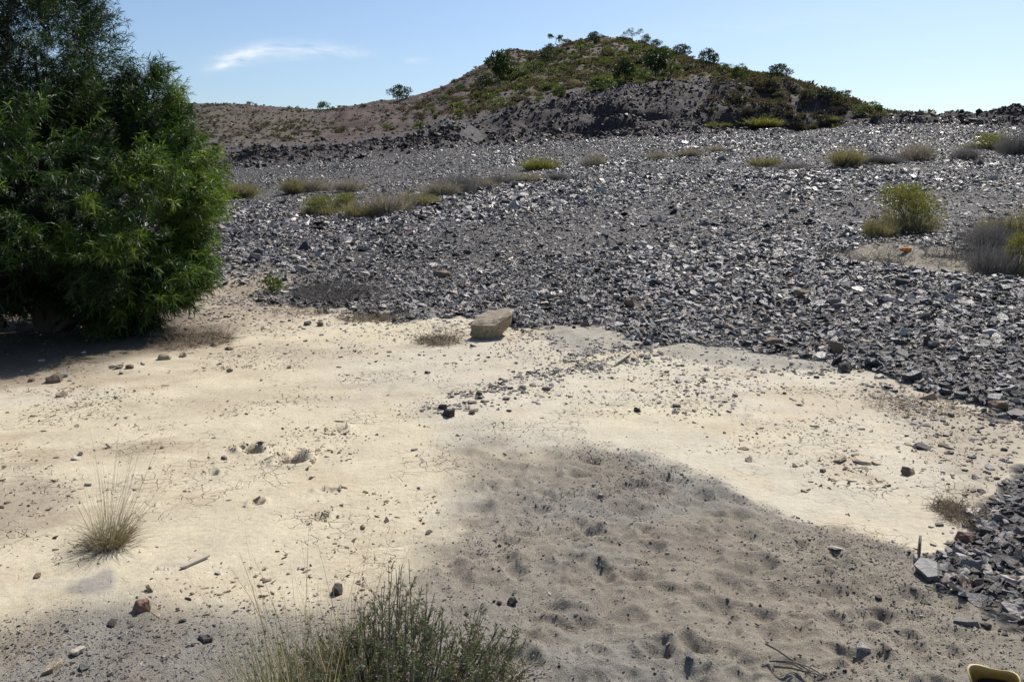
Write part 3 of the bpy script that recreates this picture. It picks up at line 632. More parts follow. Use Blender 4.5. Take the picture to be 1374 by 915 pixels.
# stones one can point to
def stone(u, v, wpx, mat, label, kind='rock', h=0.6, d=0.8, name='stone', rz=None, seed=None, tilt=(0, 0), sink=0.36, detail=1):
    p = at(u, v); s = wpx * p.y / F; rr = random.Random(seed if seed is not None else int(u * 7 + v))
    if kind == 'rock': me = rock_mesh(name, mat, rr, (1, d, h), 16, detail)
    else: h *= .62; me = shard_mesh(name, mat, rr, h, 7); 
    o = mesh_obj(name, me, None, (p.x, p.y, p.z + s * h * (0.5 - sink)), (tilt[0], tilt[1], rz if rz is not None else rr.uniform(0, 6.28)), (s, s, s))
    if label: tag(o, label, 'stone')
    return o
SL = [
 (850, 411, 32, m_brown, 'brown flat-topped stone jutting from the scree right of the pale boulder', 'rock', .55, .6),
 (1076, 397, 40, m_brown, 'wedge-shaped brown stone in the middle of the right scree', 'rock', .4, .6),
 (1212, 382, 26, m_black, 'dark blocky stone on the scree below the orange can', 'rock', .6, .6),
 (594, 371, 32, m_brown, 'long rusty brown stone on the scree above the pale boulder', 'rock', .45, .5),
 (627, 385, 11, m_rust, 'small ochre stone just right of the long rusty brown one', 'rock', .7, .8),
 (980, 443, 30, m_brown, 'rounded brown stone at the scree foot beside an upright grey slab', 'rock', .55, .7),
 (964, 452, 18, m_grey, 'pale grey slab standing on edge at the scree foot', 'slab', .25, .8),
 (1040, 463, 34, m_brown, 'broad dark brown stone at the upper rim of the grey wash sand', 'rock', .5, .7),
 (1124, 470, 34, m_brown, 'tall brown block where the grey wash sand ends', 'rock', .7, .7),
 (1134, 498, 30, m_black, 'dark brown block on the clay edge below the grey wash sand', 'rock', .7, .7),
 (936, 460, 16, m_tan, 'small whitish round stone at the scree foot left of the wash sand', 'rock', .7, .8),
 (1156, 497, 20, m_tan, 'pale pointed slab leaning on the lowest scree', 'slab', .14, .8),
 (1212, 476, 30, m_grey, 'pale grey slab lying flat in the right scree', 'slab', .2, .8),
 (1162, 458, 26, m_tan, 'narrow tan slab above the pale pointed slab', 'slab', .16, .5),
 (1242, 534, 30, m_tan, 'pale slab with a dark edge on the clay at the scree foot', 'slab', .32, .8),
 (1289, 532, 22, m_grey, 'grey stone beside the pale dark-edged slab', 'rock', .5, .8),
 (1341, 547, 30, m_brown, 'brown block at the right end of the scree foot', 'rock', .6, .8),
 (1238, 601, 30, m_black, 'dark flat disc-shaped stone alone on the clay', 'slab', .3, .7),
 (1219, 635, 22, m_brown, 'brown cube-like stone beside the lifted clay crust', 'rock', .75, .8),
 (1005, 618, 17, m_tan, 'smooth tan pebble alone on the clay above the dark sand', 'rock', .5, .7),
 (1294, 724, 30, m_rust, 'rust-red block at the tip of the near slate tongue', 'rock', .85, .8),
 (1326, 716, 24, m_black, 'black stone right of the rust-red block', 'rock', .6, .8),
 (1296, 836, 38, m_grey, 'grey-brown tilted slab below the near slate tongue', 'slab', .32, .7),
 (1323, 842, 16, m_black, 'small dark stone right of the tilted grey-brown slab', 'rock', .7, .8),
 (1322, 806, 32, m_tan, 'large cream slab on the near slate tongue', 'slab', .14, .6),
 (1352, 795, 30, m_grey, 'thick greenish grey slab right of the cream slab', 'slab', .28, .7),
 (1285, 752, 24, m_grey, 'grey rounded slab at the left of the near slate tongue', 'slab', .25, .7),
 (602, 558, 24, m_black, 'largest dark stone at the lower end of the stone trail', 'rock', .75, .7),
 (594, 548, 15, m_black, 'dark stone leaning behind the largest stone of the trail', 'rock', .8, .8),
 (634, 555, 14, m_brown, 'brown stone right of the largest stone of the trail', 'rock', .7, .8),
 (643, 530, 10, m_brown, 'single round pebble above the lower end of the stone trail', 'rock', .9, .9),
 (733, 523, 16, m_grey, 'grey stone half way up the stone trail', 'rock', .5, .8),
 (852, 482, 18, m_tan, 'pale round slab at the upper end of the stone trail', 'slab', .3, .8),
 (856, 552, 12, m_black, 'small dark block alone on the clay right of the stone trail', 'rock', .9, .8),
 (573, 501, 11, m_black, 'small dark stone on the clay below the boulder', 'rock', .5, .8),
 (190, 818, 28, m_rust, 'upright reddish stone with pale veins on the gravel edge', 'rock', .95, .7),
 (72, 893, 40, m_tan, 'ochre flat stone in the gravel at the bottom left', 'slab', .28, .55),
 (113, 896, 20, m_grey, 'rounded grey stone right of the ochre flat stone', 'rock', .6, .8),
 (50, 774, 15, m_rust, 'small rust-brown stone on the clay left of the grey stain', 'rock', .5, .7),
 (454, 795, 22, m_black, 'dark grey block behind the grass beside the shrub', 'rock', .9, .8),
 (688, 810, 18, m_black, 'dark brown clod on the sand right of the shrub', 'rock', .8, .8),
 (670, 809, 10, m_black, 'smaller dark clod just left of the brown clod', 'rock', .5, .8),
 (150, 838, 22, m_black, 'flat dark clod in the gravel below the reddish stone', 'rock', .35, .6),
 (276, 858, 40, m_black, 'long dark lump standing in for a shadowed hollow left of the grass', 'rock', .25, .35),  # black rock put in where there is only a hole's shade
 (245, 834, 12, m_black, 'small black clod between reddish stone and long dark lump', 'rock', .4, .7),
 (72, 512, 30, m_brown, 'brown angular stone at the edge of the tree shadow', 'rock', .6, .8),
 (84, 506, 18, m_grey, 'grey stone touching the brown angular stone by the shadow edge', 'rock', .7, .8),
 (42, 512, 12, m_brown, 'small brown stone left of the angular one', 'rock', .7, .8),
 (84, 532, 22, m_tan, 'pale stone sunk in clay below the angular stone', 'rock', .4, .7),
 (220, 482, 20, m_tan, 'pale tan stone in front of the dry brush by the tree', 'rock', .6, .8),
 (246, 478, 19, m_tan, 'long tan stone right of the pale tan one', 'rock', .5, .6),
 (288, 464, 12, m_tan, 'whitish stone at the right end of the dry brush', 'rock', .7, .8),
 (308, 469, 16, m_brown, 'low brown stone right of the whitish stone', 'rock', .4, .7),
 (160, 494, 14, m_brown, 'leftmost of two brown stones in the middle of the shadow edge', 'rock', .6, .8),
 (174, 494, 13, m_brown, 'rightmost of two brown stones in the middle of the shadow edge', 'rock', .7, .8),
 (162, 502, 7, m_black, 'tiny dark stone below the two brown stones', 'rock', .7, .8),
 (308, 499, 9, m_black, 'small dark stone alone on the clay right of the tree shadow', 'rock', .8, .8),
 (388, 494, 9, m_brown, 'small clod on the clay between tree and boulder', 'rock', .6, .8),
 (430, 437, 16, m_brown, 'brown stone at the clay edge left of the scree foot', 'rock', .6, .8),
 (412, 436, 13, m_black, 'dark stone left of the brown one at the clay edge', 'rock', .6, .8),
 (467, 420, 22, m_tan, 'thin pale slab at the scree foot left of the dry twigs', 'slab', .2, .5),
 (395, 402, 18, m_tan, 'yellowish slab on the scree by the small green plant', 'slab', .3, .6),
]
for a in SL:
    u, v, wp, mt, lb, kd, hh, dd = a
    stone(u, v, wp, mt, lb, kd, hh, dd, 'slab' if kd == 'slab' else 'stone', tilt=(random.uniform(-.2, .2), random.uniform(-.2, .2)) if (u, v) != (964, 452) else (1.1, 0.3))
# the pale boulder on the clay: a tilted wedge, broad at the left, flat on top
def boulder():
    from mathutils import noise
    p = at(655, 455); p.z -= .012; s = p.y / F
    def q(u, v, dy): return Vector(((u - 655) * s, dy, (455 - v) * s))
    pts = [q(631, 448, .0), q(631, 433, -.06), q(636, 455, .0), q(656, 458, -.03), q(667, 454, .03), q(664, 434, -.08), q(685, 423, .08), q(684, 430, .12), q(671, 449, .2),
           q(640, 426, .14), q(646, 423, .28), q(662, 420, .36), q(683, 417, .36), q(688, 420, .28), q(686, 440, .3), q(640, 455, .32), q(670, 455, .3), q(648, 434, -.09)]
    bm = bmesh.new()
    for c in pts: bm.verts.new(c)
    r = bmesh.ops.convex_hull(bm, input=bm.verts); bmesh.ops.delete(bm, geom=[g_ for g_ in r['geom_interior'] if isinstance(g_, bmesh.types.BMVert)], context='VERTS')
    bmesh.ops.triangulate(bm, faces=bm.faces)
    for _ in range(2): bmesh.ops.subdivide_edges(bm, edges=[e for e in bm.edges if e.calc_length() > 0.035], cuts=1); bmesh.ops.triangulate(bm, faces=bm.faces)
    bm.normal_update()
    for v in bm.verts:
        v.co += v.normal * (noise.fractal(v.co * 9, 1.0, 2.0, 4) * 0.012 + noise.noise(Vector((v.co.x * 6, v.co.y * 6, v.co.z * 38))) * 0.014)
    t = NT('pale_boulder'); o = t.obj(); n1 = t.noise(o, 9, 6, 0.65); n2 = t.noise(o, 40, 5, 0.7)
    c = t.mix(t.math('MULTIPLY_ADD', n1, 3, -1, True), (0.33, 0.275, 0.195), (0.20, 0.165, 0.12)); c = t.mix(t.math('MULTIPLY_ADD', n2, 5, -2.4, True), c, (0.11, 0.085, 0.06))
    t.princ(c, 0.85, t.bump(t.math('ADD', n1, t.math('MULTIPLY', n2, .4)), .8, .02), 0.3)
    me = bm_mesh('boulder', bm, t.m, False)
    o = mesh_obj('boulder', me, None, (p.x, p.y, p.z)); tag(o, 'pale tilted boulder with flat top on the clay at the scree foot', 'boulder')
boulder()
# crust plates lifted off the clay
CR = [(1158, 620, 30, 'broad curled-up clay plate pointing up beside the brown cube-like stone'), (1128, 618, 30, 'long lifted clay plate left of the curled-up one'), (1148, 612, 18, 'small clay plate behind the lifted plates'),
      (1176, 622, 14, 'narrow clay plate right of the curled-up one'), (1104, 632, 18, 'low clay plate at the left end of the crust'), (1262, 598, 16, 'dark crust plate right of the disc-shaped stone')]
for (u, v, wp, lb) in CR:
    rr = random.Random(u); p = at(u, v); s = wp * p.y / F
    o = mesh_obj('clay_plate', shard_mesh('clay_plate', m_clay, rr, .12, 7), None, (p.x, p.y, p.z + s * .09), (rr.uniform(-.15, .3), rr.uniform(-.2, .2), rr.uniform(0, 6)), (s,) * 3); tag(o, lb, 'clay plate')

# ------------------------------------------------------------------ plants
m_aca = mat_leaf('willow_leaf', [(0.012, 0.026, 0.012), (0.022, 0.048, 0.015), (0.05, 0.10, 0.02), (0.135, 0.195, 0.035)], 0.5, 0.40, spec=0.35)
m_bark = mat_plain('bark', (0.05, 0.038, 0.03), (0.10, 0.08, 0.06), 14, 0.9, 0.02, 0.2, (1, 1, 0.25))
m_pine = mat_leaf('pine_needles', [(0.018, 0.034, 0.014), (0.032, 0.055, 0.018), (0.055, 0.085, 0.025)], 0.6, 0.25)
m_pineb = mat_leaf('bright_pine_needles', [(0.045, 0.075, 0.022), (0.075, 0.115, 0.032), (0.11, 0.15, 0.045)], 0.6, 0.35)
m_pale = mat_leaf('sparse_pine_needles', [(0.06, 0.085, 0.06), (0.09, 0.12, 0.08), (0.12, 0.14, 0.10)], 0.6, 0.4)
m_olive = mat_leaf('olive_scrub', [(0.12, 0.112, 0.075), (0.20, 0.186, 0.125), (0.29, 0.268, 0.185)], 0.7, 0.45, tscale=(1.1, 1.05, 0.6))
m_dry = mat_leaf('dry_scrub', [(0.15, 0.135, 0.11), (0.24, 0.22, 0.18), (0.34, 0.31, 0.25)], 0.75, 0.4, tscale=(1.05, 1, .85))
m_drygrass = mat_leaf('dry_grass', [(0.18, 0.15, 0.09), (0.29, 0.25, 0.155), (0.42, 0.37, 0.25)], 0.65, 0.3, tscale=(1.05, 1, .7))
m_yel = mat_leaf('yellow_green_scrub', [(0.10, 0.105, 0.035), (0.17, 0.178, 0.06), (0.26, 0.255, 0.10)], 0.6, 0.4, tscale=(1.15, 1.1, .5))
m_greyp = mat_leaf('grey_twigs', [(0.10, 0.093, 0.085), (0.16, 0.15, 0.14), (0.23, 0.215, 0.20)], 0.8, 0.3, tscale=(1, 1, 1))
m_gscrub = mat_leaf('green_scrub', [(0.055, 0.08, 0.022), (0.09, 0.12, 0.034), (0.135, 0.165, 0.05)], 0.65, 0.35)
m_stem = mat_plain('woody_stem', (0.10, 0.08, 0.06), (0.17, 0.14, 0.11), 20, 0.85, 0.005)

# --- the big willow-leaved tree at the left
def big_tree():
    base = at(66, 443); cy = base.y; s = cy / F
    root = empty('willow_tree', base); tag(root, 'large dark green willow-leaved tree shading the left edge', 'tree')
    W = lambda u, v, dy=0.0: np.array([(u - 66) * s, dy, (443 - v) * s])
    rng = np.random.default_rng(5)
    ell = [  # centre u, v, dy, ru, rv, ry(m), weight
        (205, 318, -0.35, 82, 88, 1.15, 1.25), (218, 245, 0.1, 72, 68, 1.1, 1.0), (95, 250, -0.7, 110, 120, 1.5, 1.5), (50, 70, 0.0, 82, 150, 1.3, 4.2), (188, 150, 0.35, 36, 62, 0.6, 0.6),
        (-90, 120, 0, 130, 190, 1.7, 2.3), (-70, 300, -0.3, 130, 110, 1.6, 1.2), (180, 368, -0.2, 84, 52, 0.9, 0.95), (130, 175, 0.2, 75, 75, 1.1, 0.7), (60, 340, -0.9, 90, 60, 1.0, 1.0), (236, 370, -0.1, 40, 36, .6, 0.35), (20, 365, 0.9, 110, 45, 1.0, .5), (180, 400, -.3, 62, 34, .7, .7), (-30, 380, .3, 80, 56, .9, .9), (100, 370, .9, 70, 50, .8, .45)]
    wts = np.array([e[6] for e in ell]); wts /= wts.sum()
    tr = Geo()
    stems = []
    for k, (u, v, dy, *_r) in enumerate(ell):
        b0 = np.array([rng.uniform(-.12, .12), rng.uniform(-.1, .1), -0.1]); c = W(u, v, dy)
        n_ = 9; t = np.linspace(0, 1, n_)[:, None]; mid = np.array([c[0] * 0.25, c[1] * .25, c[2] * 0.55])
        path = b0 * (1 - t) ** 2 + 2 * mid * t * (1 - t) + c * t ** 2 + rng.normal(size=(n_, 3)) * 0.03 * t
        tr.tube(path, np.linspace(0.085 if k < 6 else .06, 0.018, n_), 7); stems.append(path)
    mesh_obj('limb', tr.mesh('limb', m_bark, True), root)
    tk = Geo(); path = np.array([[0, 0, -.2], [.01, 0, .1], [.03, .01, .35], [.02, .02, .6], [.05, .0, .85]]); tk.tube(path, [.19, .15, .13, .12, .09], 12)
    mesh_obj('trunk', tk.mesh('trunk', m_bark, True), root)
    lf = Geo(); tw = Geo()
    NS = 9200
    NCL = 420; kc = rng.choice(len(ell), NCL, p=wts); dc = unit(rng.normal(size=(NCL, 3))); rc = rng.uniform(.35, 1.0, NCL) ** .4; tcl = rng.normal(size=NCL); kk = rng.integers(0, NCL, NS); ks = kc[kk]
    for k in range(NS):
        e = ell[ks[k]]; c = W(e[0], e[1], e[2]); rad = np.array([e[3] * s, e[5], e[4] * s])
        d = dc[kk[k]] * rc[kk[k]] + rng.normal(size=3) * .13; rr = np.linalg.norm(d); d = d / rr; rr = min(rr, 1.08)
        if k % 5 == 0: d = unit(rng.normal(size=3)); rr = rng.uniform(.2, 1) ** .5
        rr *= 1 + 0.14 * math.sin(d[0] * 7 + ks[k]) * math.cos(d[2] * 6 + ks[k] * 2)
        p = c + d * rad * rr
        if p[2] < 0.12: continue
        up_ = 0.55 + 0.5 * (p[2] > 2.2); di = d * np.array([1, 1, .5]) + np.array([0, 0, up_]) * rng.uniform(0.3, 1.1) + rng.normal(size=3) * .25
        if e[1] > 330: di = d * np.array([1, 1, .2]) + np.array([0, 0, -0.2]) + rng.normal(size=3) * .3
        di /= np.linalg.norm(di); L = rng.uniform(0.16, 0.42); nseg = 6
        dd = di.copy(); pth = [p - di * L * .5]
        for _ in range(nseg): pth.append(pth[-1] + dd * L / nseg); dd = dd + np.array([0, 0, -0.09]); dd /= np.linalg.norm(dd)
        pth = np.array(pth)
        if k % 3 == 0: tw.tube(pth[::2], np.linspace(.005, .0015, len(pth[::2])), 3)
        m_ = rng.integers(28, 44); ti = rng.random(m_) * nseg; i0 = np.minimum(ti.astype(int), nseg - 1); bp = pth[i0] + (pth[i0 + 1] - pth[i0]) * (ti - i0)[:, None]
        ld = rng.normal(size=(m_, 3)) * 0.75 + di * 0.8 + np.array([0, 0, -0.15])
        fine = 0.8 if p[2] > 2.7 else 1.0
        tint = np.clip(0.30 + 0.2 * tcl[kk[k]] + 0.08 * rng.normal() + 0.42 * np.clip((p[0] - .2) / 1.5, 0, 1) - 0.22 * (p[2] > 2.6) + rng.normal(size=m_) * .16 - .2 * (p[0] < .3) - .1 * (p[2] < 1.0), 0, 1)  # sun side brighter, left and low darker: shading painted into leaf tint
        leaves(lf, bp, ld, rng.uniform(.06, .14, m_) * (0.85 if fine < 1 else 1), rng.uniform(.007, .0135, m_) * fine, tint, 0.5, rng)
    mesh_obj('branchlet', tw.mesh('branchlet', m_bark), root)['kind'] = 'stuff'
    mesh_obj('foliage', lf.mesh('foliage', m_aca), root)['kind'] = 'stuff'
big_tree()

# --- bush prototypes (unit size: about 1 wide, base at z = 0)
def blob_bush(name, mat, seed, n=700, h=0.75, leaf=0.055, lobes=7, flat_=False, upright=0.4):
    g = Geo(); rng = np.random.default_rng(seed)
    cs = np.stack([rng.uniform(-.28, .28, lobes), rng.uniform(-.28, .28, lobes), rng.uniform(.2, .72, lobes) * h], 1); cs[:, 2] = np.minimum(cs[:, 2], h * (1 - 1.2 * (cs[:, 0] ** 2 + cs[:, 1] ** 2)) - .1)
    rr = rng.uniform(.16, .26, lobes)
    k = rng.integers(0, lobes, n); d = unit(rng.normal(size=(n, 3))); p = cs[k] + d * (rr[k] * rng.uniform(.5, 1.08, n))[:, None] * np.array([1, 1, .8 if not flat_ else .5]); p[:, 2] = np.maximum(p[:, 2], .01 + rng.random(n) * .05)
    tint = np.clip(.5 + .16 * rng.normal(size=lobes)[k] + .2 * rng.normal(size=n) , 0, 1)
    leaves(g, p, d + np.array([0, 0, upright]) + .5 * rng.normal(size=(n, 3)), rng.uniform(.6, 1.4, n) * leaf * 1.7, rng.uniform(.6, 1.3, n) * leaf, tint, 0, rng, bend=False)
    return g.mesh(name, mat)
def wisp_bush(name, mat, seed, n=900, h=0.7, wdt=0.008, curl=.25, spread=.5):
    """dry scrub: many thin upcurving stalks with side twigs"""
    g = Geo(); rng = np.random.default_rng(seed)
    nc = 6; cc = rng.uniform(-.27, .27, (nc, 2)); ch_ = rng.uniform(.5, 1.05, nc); kc = rng.integers(0, nc, n); a = rng.random(n) * 6.283; r0 = np.sqrt(rng.random(n)) * .17; b = np.stack([np.cos(a) * r0 + cc[kc, 0], np.sin(a) * r0 + cc[kc, 1], np.zeros(n)], 1)
    prof = np.sqrt(np.clip(1 - (r0 / .25) ** 2, .1, 1)) * ch_[kc] * (1 - 1.2 * (cc[kc] ** 2).sum(1) / .1 * .4); r0 = r0 * 1.3
    out_ = np.stack([np.cos(a), np.sin(a), 0 * a], 1) * (spread * r0 / .3)[:, None]
    d = unit(out_ + np.array([0, 0, 1.0]) + rng.normal(size=(n, 3)) * curl); L = h * 1.45 * prof * rng.uniform(.5, 1.1, n)
    t = np.clip(.5 + .25 * rng.normal(size=n), 0, 1)
    leaves(g, b, d, L, wdt, t, -.1, rng)
    m_ = n; k = rng.integers(0, n, m_); q = b[k] + d[k] * (L[k] * rng.uniform(.35, .95, m_))[:, None]
    leaves(g, q, d[k] + rng.normal(size=(m_, 3)) * .7, L[k] * .28, wdt * 1.4, t[k], 0, rng, bend=False)
    return g.mesh(name, mat)
def twig_stem(name, seed, n=9, h=.4):
    g = Geo(); rng = np.random.default_rng(seed)
    for _ in range(n):
        a = rng.random() * 6.28; e = np.array([math.cos(a) * .25, math.sin(a) * .25, h * rng.uniform(.6, 1)]); t = np.linspace(0, 1, 4)[:, None]
        g.tube(e * t + np.array([0, 0, .08]) * t * (1 - t) * 4, [.014, .011, .008, .004], 4)
    return g.mesh(name, m_stem)
st_mesh = [twig_stem('stem', s_) for s_ in (1, 2)]
def plant(name, meshes, u, v, wpx, hpx, label, cat='bush', group=None, stem=True, rz=None, kmin=0.0, hn=0.75):
    p = at(u, v, kmin); sx = wpx * p.y / F; sz = hpx * p.y / F / hn
    if stem:
        r = empty(name, p, rz if rz is not None else random.uniform(0, 6.28)); r.scale = (sx, sx, sz)
        mesh_obj('foliage', random.choice(meshes), r); mesh_obj('stem', random.choice(st_mesh), r)
    else:
        r = mesh_obj(name, random.choice(meshes), None, p, (0, 0, rz if rz is not None else random.uniform(0, 6.28)), (sx, sx, sz))
    if stem and meshes is B_ye:
        mesh_obj('dry_skirt', W_ol[0], r, (0, 0, 0), (0, 0, 1), (1.05, 1.05, .62))
    return tag(r, label, cat, group)
B_ol = [blob_bush('olive_foliage', m_olive, s_, 900, .75, .035) for s_ in (1, 2)]
B_ye = [blob_bush('yellow_green_foliage', m_yel, s_, 3600, .75, .02, 16, upright=1.2) for s_ in (3, 4)]
B_gr = [blob_bush('green_foliage', m_gscrub, s_, 700, .75, .05) for s_ in (5, 6, 7)]
W_dr = [wisp_bush('dry_foliage', m_dry, s_, 900) for s_ in (8, 9, 10)]
W_gy = [wisp_bush('grey_foliage', m_greyp, s_, 1600, .7, .005, .35, .8) for s_ in (11, 12)]
W_ol = [wisp_bush('olive_stalks', m_olive, s_, 1300, .7, .007, .3) for s_ in (13, 14)]
W_ye = [wisp_bush('yellow_stalks', m_yel, s_, 900, .7, .012, .3) for s_ in (15,)]
MID = [
 ('scrub_bush', W_ol, 323, 265, 46, 20, 'round olive bush just right of the tree crown on the scree'),
 ('scrub_bush', W_ol, 397, 260, 34, 20, 'olive bush furthest left in the row crossing the scree'),
 ('scrub_bush', W_dr, 428, 256, 44, 16, 'low dry bush behind the yellowish one on the left scree'),
 ('scrub_bush', B_ye, 429, 288, 44, 24, 'rounded yellow-green bush at the left end of the dry clump row'),
 ('scrub_bush', B_ye, 462, 282, 34, 22, 'yellow-green bush against the left end of the dry clump'),
 ('scrub_bush', W_dr, 470, 256, 40, 14, 'low dry bush behind the yellow-green pair'),
 ('scrub_bush', W_ol, 492, 290, 60, 24, 'broad olive-grey bush right of the yellow-green pair'),
 ('scrub_bush', W_dr, 522, 286, 56, 26, 'largest dry grey bush in the left row'),
 ('scrub_bush', W_ol, 560, 275, 52, 24, 'olive-grey bush on the right shoulder of the left row'),
 ('scrub_bush', W_dr, 588, 262, 46, 18, 'dry brownish bush above the right shoulder of the row'),
 ('scrub_bush', W_gy, 612, 258, 50, 26, 'dusky grey bush half way between left row and yellow tuft'),
 ('scrub_bush', W_dr, 646, 252, 44, 14, 'low dry bush left of the line under the yellow tuft'),
 ('scrub_bush', W_gy, 676, 246, 34, 14, 'small dusky bush below left of the bright yellow-green tuft'),
 ('scrub_bush', W_dr, 706, 243, 44, 11, 'flat dry bush right below the bright yellow-green tuft'),
 ('bright_tuft', W_ye, 725, 228, 42, 15, 'bright yellow-green low tuft alone on the upper scree'),
 ('scrub_bush', W_gy, 750, 240, 26, 9, 'small flat grey bush right of the bright tuft'),
 ('scrub_bush', W_dr, 795, 223, 30, 16, 'small dry bush on the upper scree right of the bright tuft'),
 ('scrub_bush', W_dr, 884, 214, 36, 14, 'dry bush on the upper scree at the middle of the picture'),
 ('scrub_bush', W_dr, 925, 210, 34, 12, 'small dry bush right of the middle upper scree one'),
 ('scrub_bush', W_dr, 962, 204, 30, 10, 'tiny dry bush at the top of the upper scree'),
 ('scrub_bush', W_ol, 1026, 223, 40, 20, 'olive-brown bush at the left end of the right upper row'),
 ('scrub_bush', W_gy, 1063, 227, 38, 12, 'low grey bush second in the right upper row'),
 ('scrub_bush', W_ol, 1130, 222, 54, 26, 'wide olive-grey bush in the middle of the right upper row'),
 ('scrub_bush', W_gy, 1176, 218, 34, 14, 'small dark bush right of the wide olive-grey one'),
 ('scrub_bush', W_gy, 1198, 219, 26, 12, 'smallest grey bush in the right upper row'),
 ('scrub_bush', W_dr, 1228, 215, 44, 26, 'domed brown-grey bush at the right end of the upper row'),
 ('scrub_bush', W_gy, 1296, 214, 36, 22, 'dark grey bush left of the yellow-green one near the right crest'),
 ('scrub_bush', B_ye, 1326, 200, 50, 24, 'yellow-green bush below the right crest'),
 ('scrub_bush', W_gy, 1362, 208, 44, 34, 'dusky bush at the right edge below the crest'),
 ('scrub_bush', B_ye, 1220, 310, 74, 58, 'big yellow-green bush with bright tips on the right scree'),
 ('scrub_bush', W_ol, 1181, 318, 38, 34, 'olive-grey bush leaning at the left of the big yellow-green bush'),
 ('scrub_bush', W_gy, 1322, 336, 54, 42, 'grey bush in the middle of the right-hand thicket'),
 ('scrub_bush', W_ol, 1354, 322, 58, 50, 'dark olive bush at the back of the right-hand thicket'),
 ('scrub_bush', W_gy, 1334, 370, 56, 50, 'purplish grey bush lowest in the right-hand thicket'),
 ('scrub_bush', B_ye, 1366, 370, 34, 52, 'yellow-green bush cut by the right edge of the picture'),
 ('bright_tuft', W_ye, 1024, 170, 48, 12, 'bright yellow-green tuft spreading at the foot of the dark bank'),
 ('bright_tuft', W_ye, 957, 172, 18, 8, 'tiny yellow-green tuft at the foot of the bank left of the larger one'),
 ('bright_tuft', W_ye, 976, 171, 16, 7, 'tiny yellow-green tuft touching the larger spreading one'),
 ('bright_tuft', W_ye, 1114, 163, 20, 7, 'small yellow-green tuft at the right foot of the dark bank'),
]
for nm, ms_, u, v, wp, hp, lb in MID:
    plant(nm, ms_, u, v, wp * 1.18, hp * (1.25 if u < 800 or hp > 30 else 1.05), lb, stem=hp > 17, kmin=1.0)

# dry brush lying on the ground
def brush(name, u, v, wpx, dep, hgt, mat, seed, label, n=260, th=.0022, kmin=0.0):
    p = at(u, v, kmin); g = Geo(); rng = np.random.default_rng(seed); W = wpx * p.y / F / 2
    for _ in range(n):
        a = rng.random() * 6.28; r = math.sqrt(rng.random()) ; b = np.array([math.cos(a) * r * W * .85, math.sin(a) * r * dep, 0.0])
        d = rng.normal(size=3); d[2] = abs(d[2]) * .7; d /= np.linalg.norm(d); L = rng.uniform(.35, 1.0) * hgt * 2.2
        pth = [b]; 
        for _k in range(4):
            d = d + rng.normal(size=3) * .22 + np.array([0, 0, -.12]); d /= np.linalg.norm(d); q = pth[-1] + d * L / 4; q[2] = max(q[2], 0.005); pth.append(q)
        g.tube(np.array(pth), np.linspace(th, th * .4, 5), 3, np.clip(.5 + .25 * rng.normal(), 0, 1))
        if rng.random() < .7:
            k = rng.integers(1, 4); d2 = unit(d + rng.normal(size=3) * .8); e = pth[k] + d2 * L * .35; e[2] = max(e[2], .004)
            g.tube(np.array([pth[k], (pth[k] + e) / 2 + rng.normal(size=3) * .01, e]), [th * .7, th * .5, th * .3], 3, .6)
    o = mesh_obj(name, g.mesh(name, mat), None, p); return tag(o, label, 'dry brush')
m_br = mat_leaf('brown_brush', [(0.10, 0.075, 0.05), (0.17, 0.13, 0.085), (0.26, 0.2, 0.13)], .8, .05, tscale=(1, 1, 1))
brush('dry_brush', 588, 458, 66, .34, .10, m_br, 1, 'tangle of dry brown twigs on the clay left of the boulder', 330)
brush('dry_brush', 260, 458, 110, .55, .12, m_br, 2, 'low brown brush at the foot of the tree by the pale stones', 620)
brush('dry_brush', 455, 392, 130, .9, .17, m_greyp, 3, 'grey dead brush spread over the left scree foot', 900, .003)
brush('dry_brush', 400, 420, 120, .4, .06, m_br, 4, 'thin brown litter of twigs at the clay edge right of the tree', 240)
brush('dry_brush', 505, 428, 120, .3, .09, m_br, 14, 'brown twig mat on the scree foot left of the dry tangle', 500)
brush('dry_brush', 1150, 352, 170, .8, .20, m_greyp, 5, 'grey dead brush left of the orange can on the right scree', 800, .004)
brush('dry_brush', 1290, 345, 110, .7, .2, m_greyp, 15, 'dead twigs between the orange can and the right thicket', 260, .005)
brush('dry_brush', 1288, 690, 62, .2, .05, m_br, 6, 'curled brown brush on the clay above the rust-red block', 420, .0016)
brush('dry_brush', 1225, 545, 150, .35, .04, m_br, 7, 'thin brown litter under the pale slab at the right scree foot', 380, .0016)
brush('dry_brush', 345, 606, 50, .12, .03, m_br, 8, 'small dark clump of litter at the left of the two clay hollows', 120, .0016)
brush('dry_brush', 396, 618, 54, .12, .03, m_br, 9, 'small dark clump of litter at the right of the two clay hollows', 120, .0016)

# ---- small green plant by the tree
g = Geo(); rng = np.random.default_rng(31); n = 260; a = rng.random(n) * 6.28; b = np.stack([rng.normal(size=n) * .09, rng.normal(size=n) * .07, rng.random(n) * .22], 1)
leaves(g, b, rng.normal(size=(n, 3)) + [0, 0, .8], .06, .022, np.clip(.6 + .2 * rng.normal(size=n), 0, 1), .3, rng)
p = at(366, 392); r = empty('green_plant', p); tag(r, 'small leafy green plant between the tree and the grey brush', 'plant')
mesh_obj('foliage', g.mesh('foliage', m_pineb), r)
g = Geo()
for _ in range(10):
    e = rng.normal(size=3) * [.09, .07, 0] + [0, 0, .22]; g.tube(np.array([[0, 0, -.02], e * .5 + [0, 0, .03], e]), [.004, .003, .002], 4)
mesh_obj('stem', g.mesh('stem', m_stem), r)

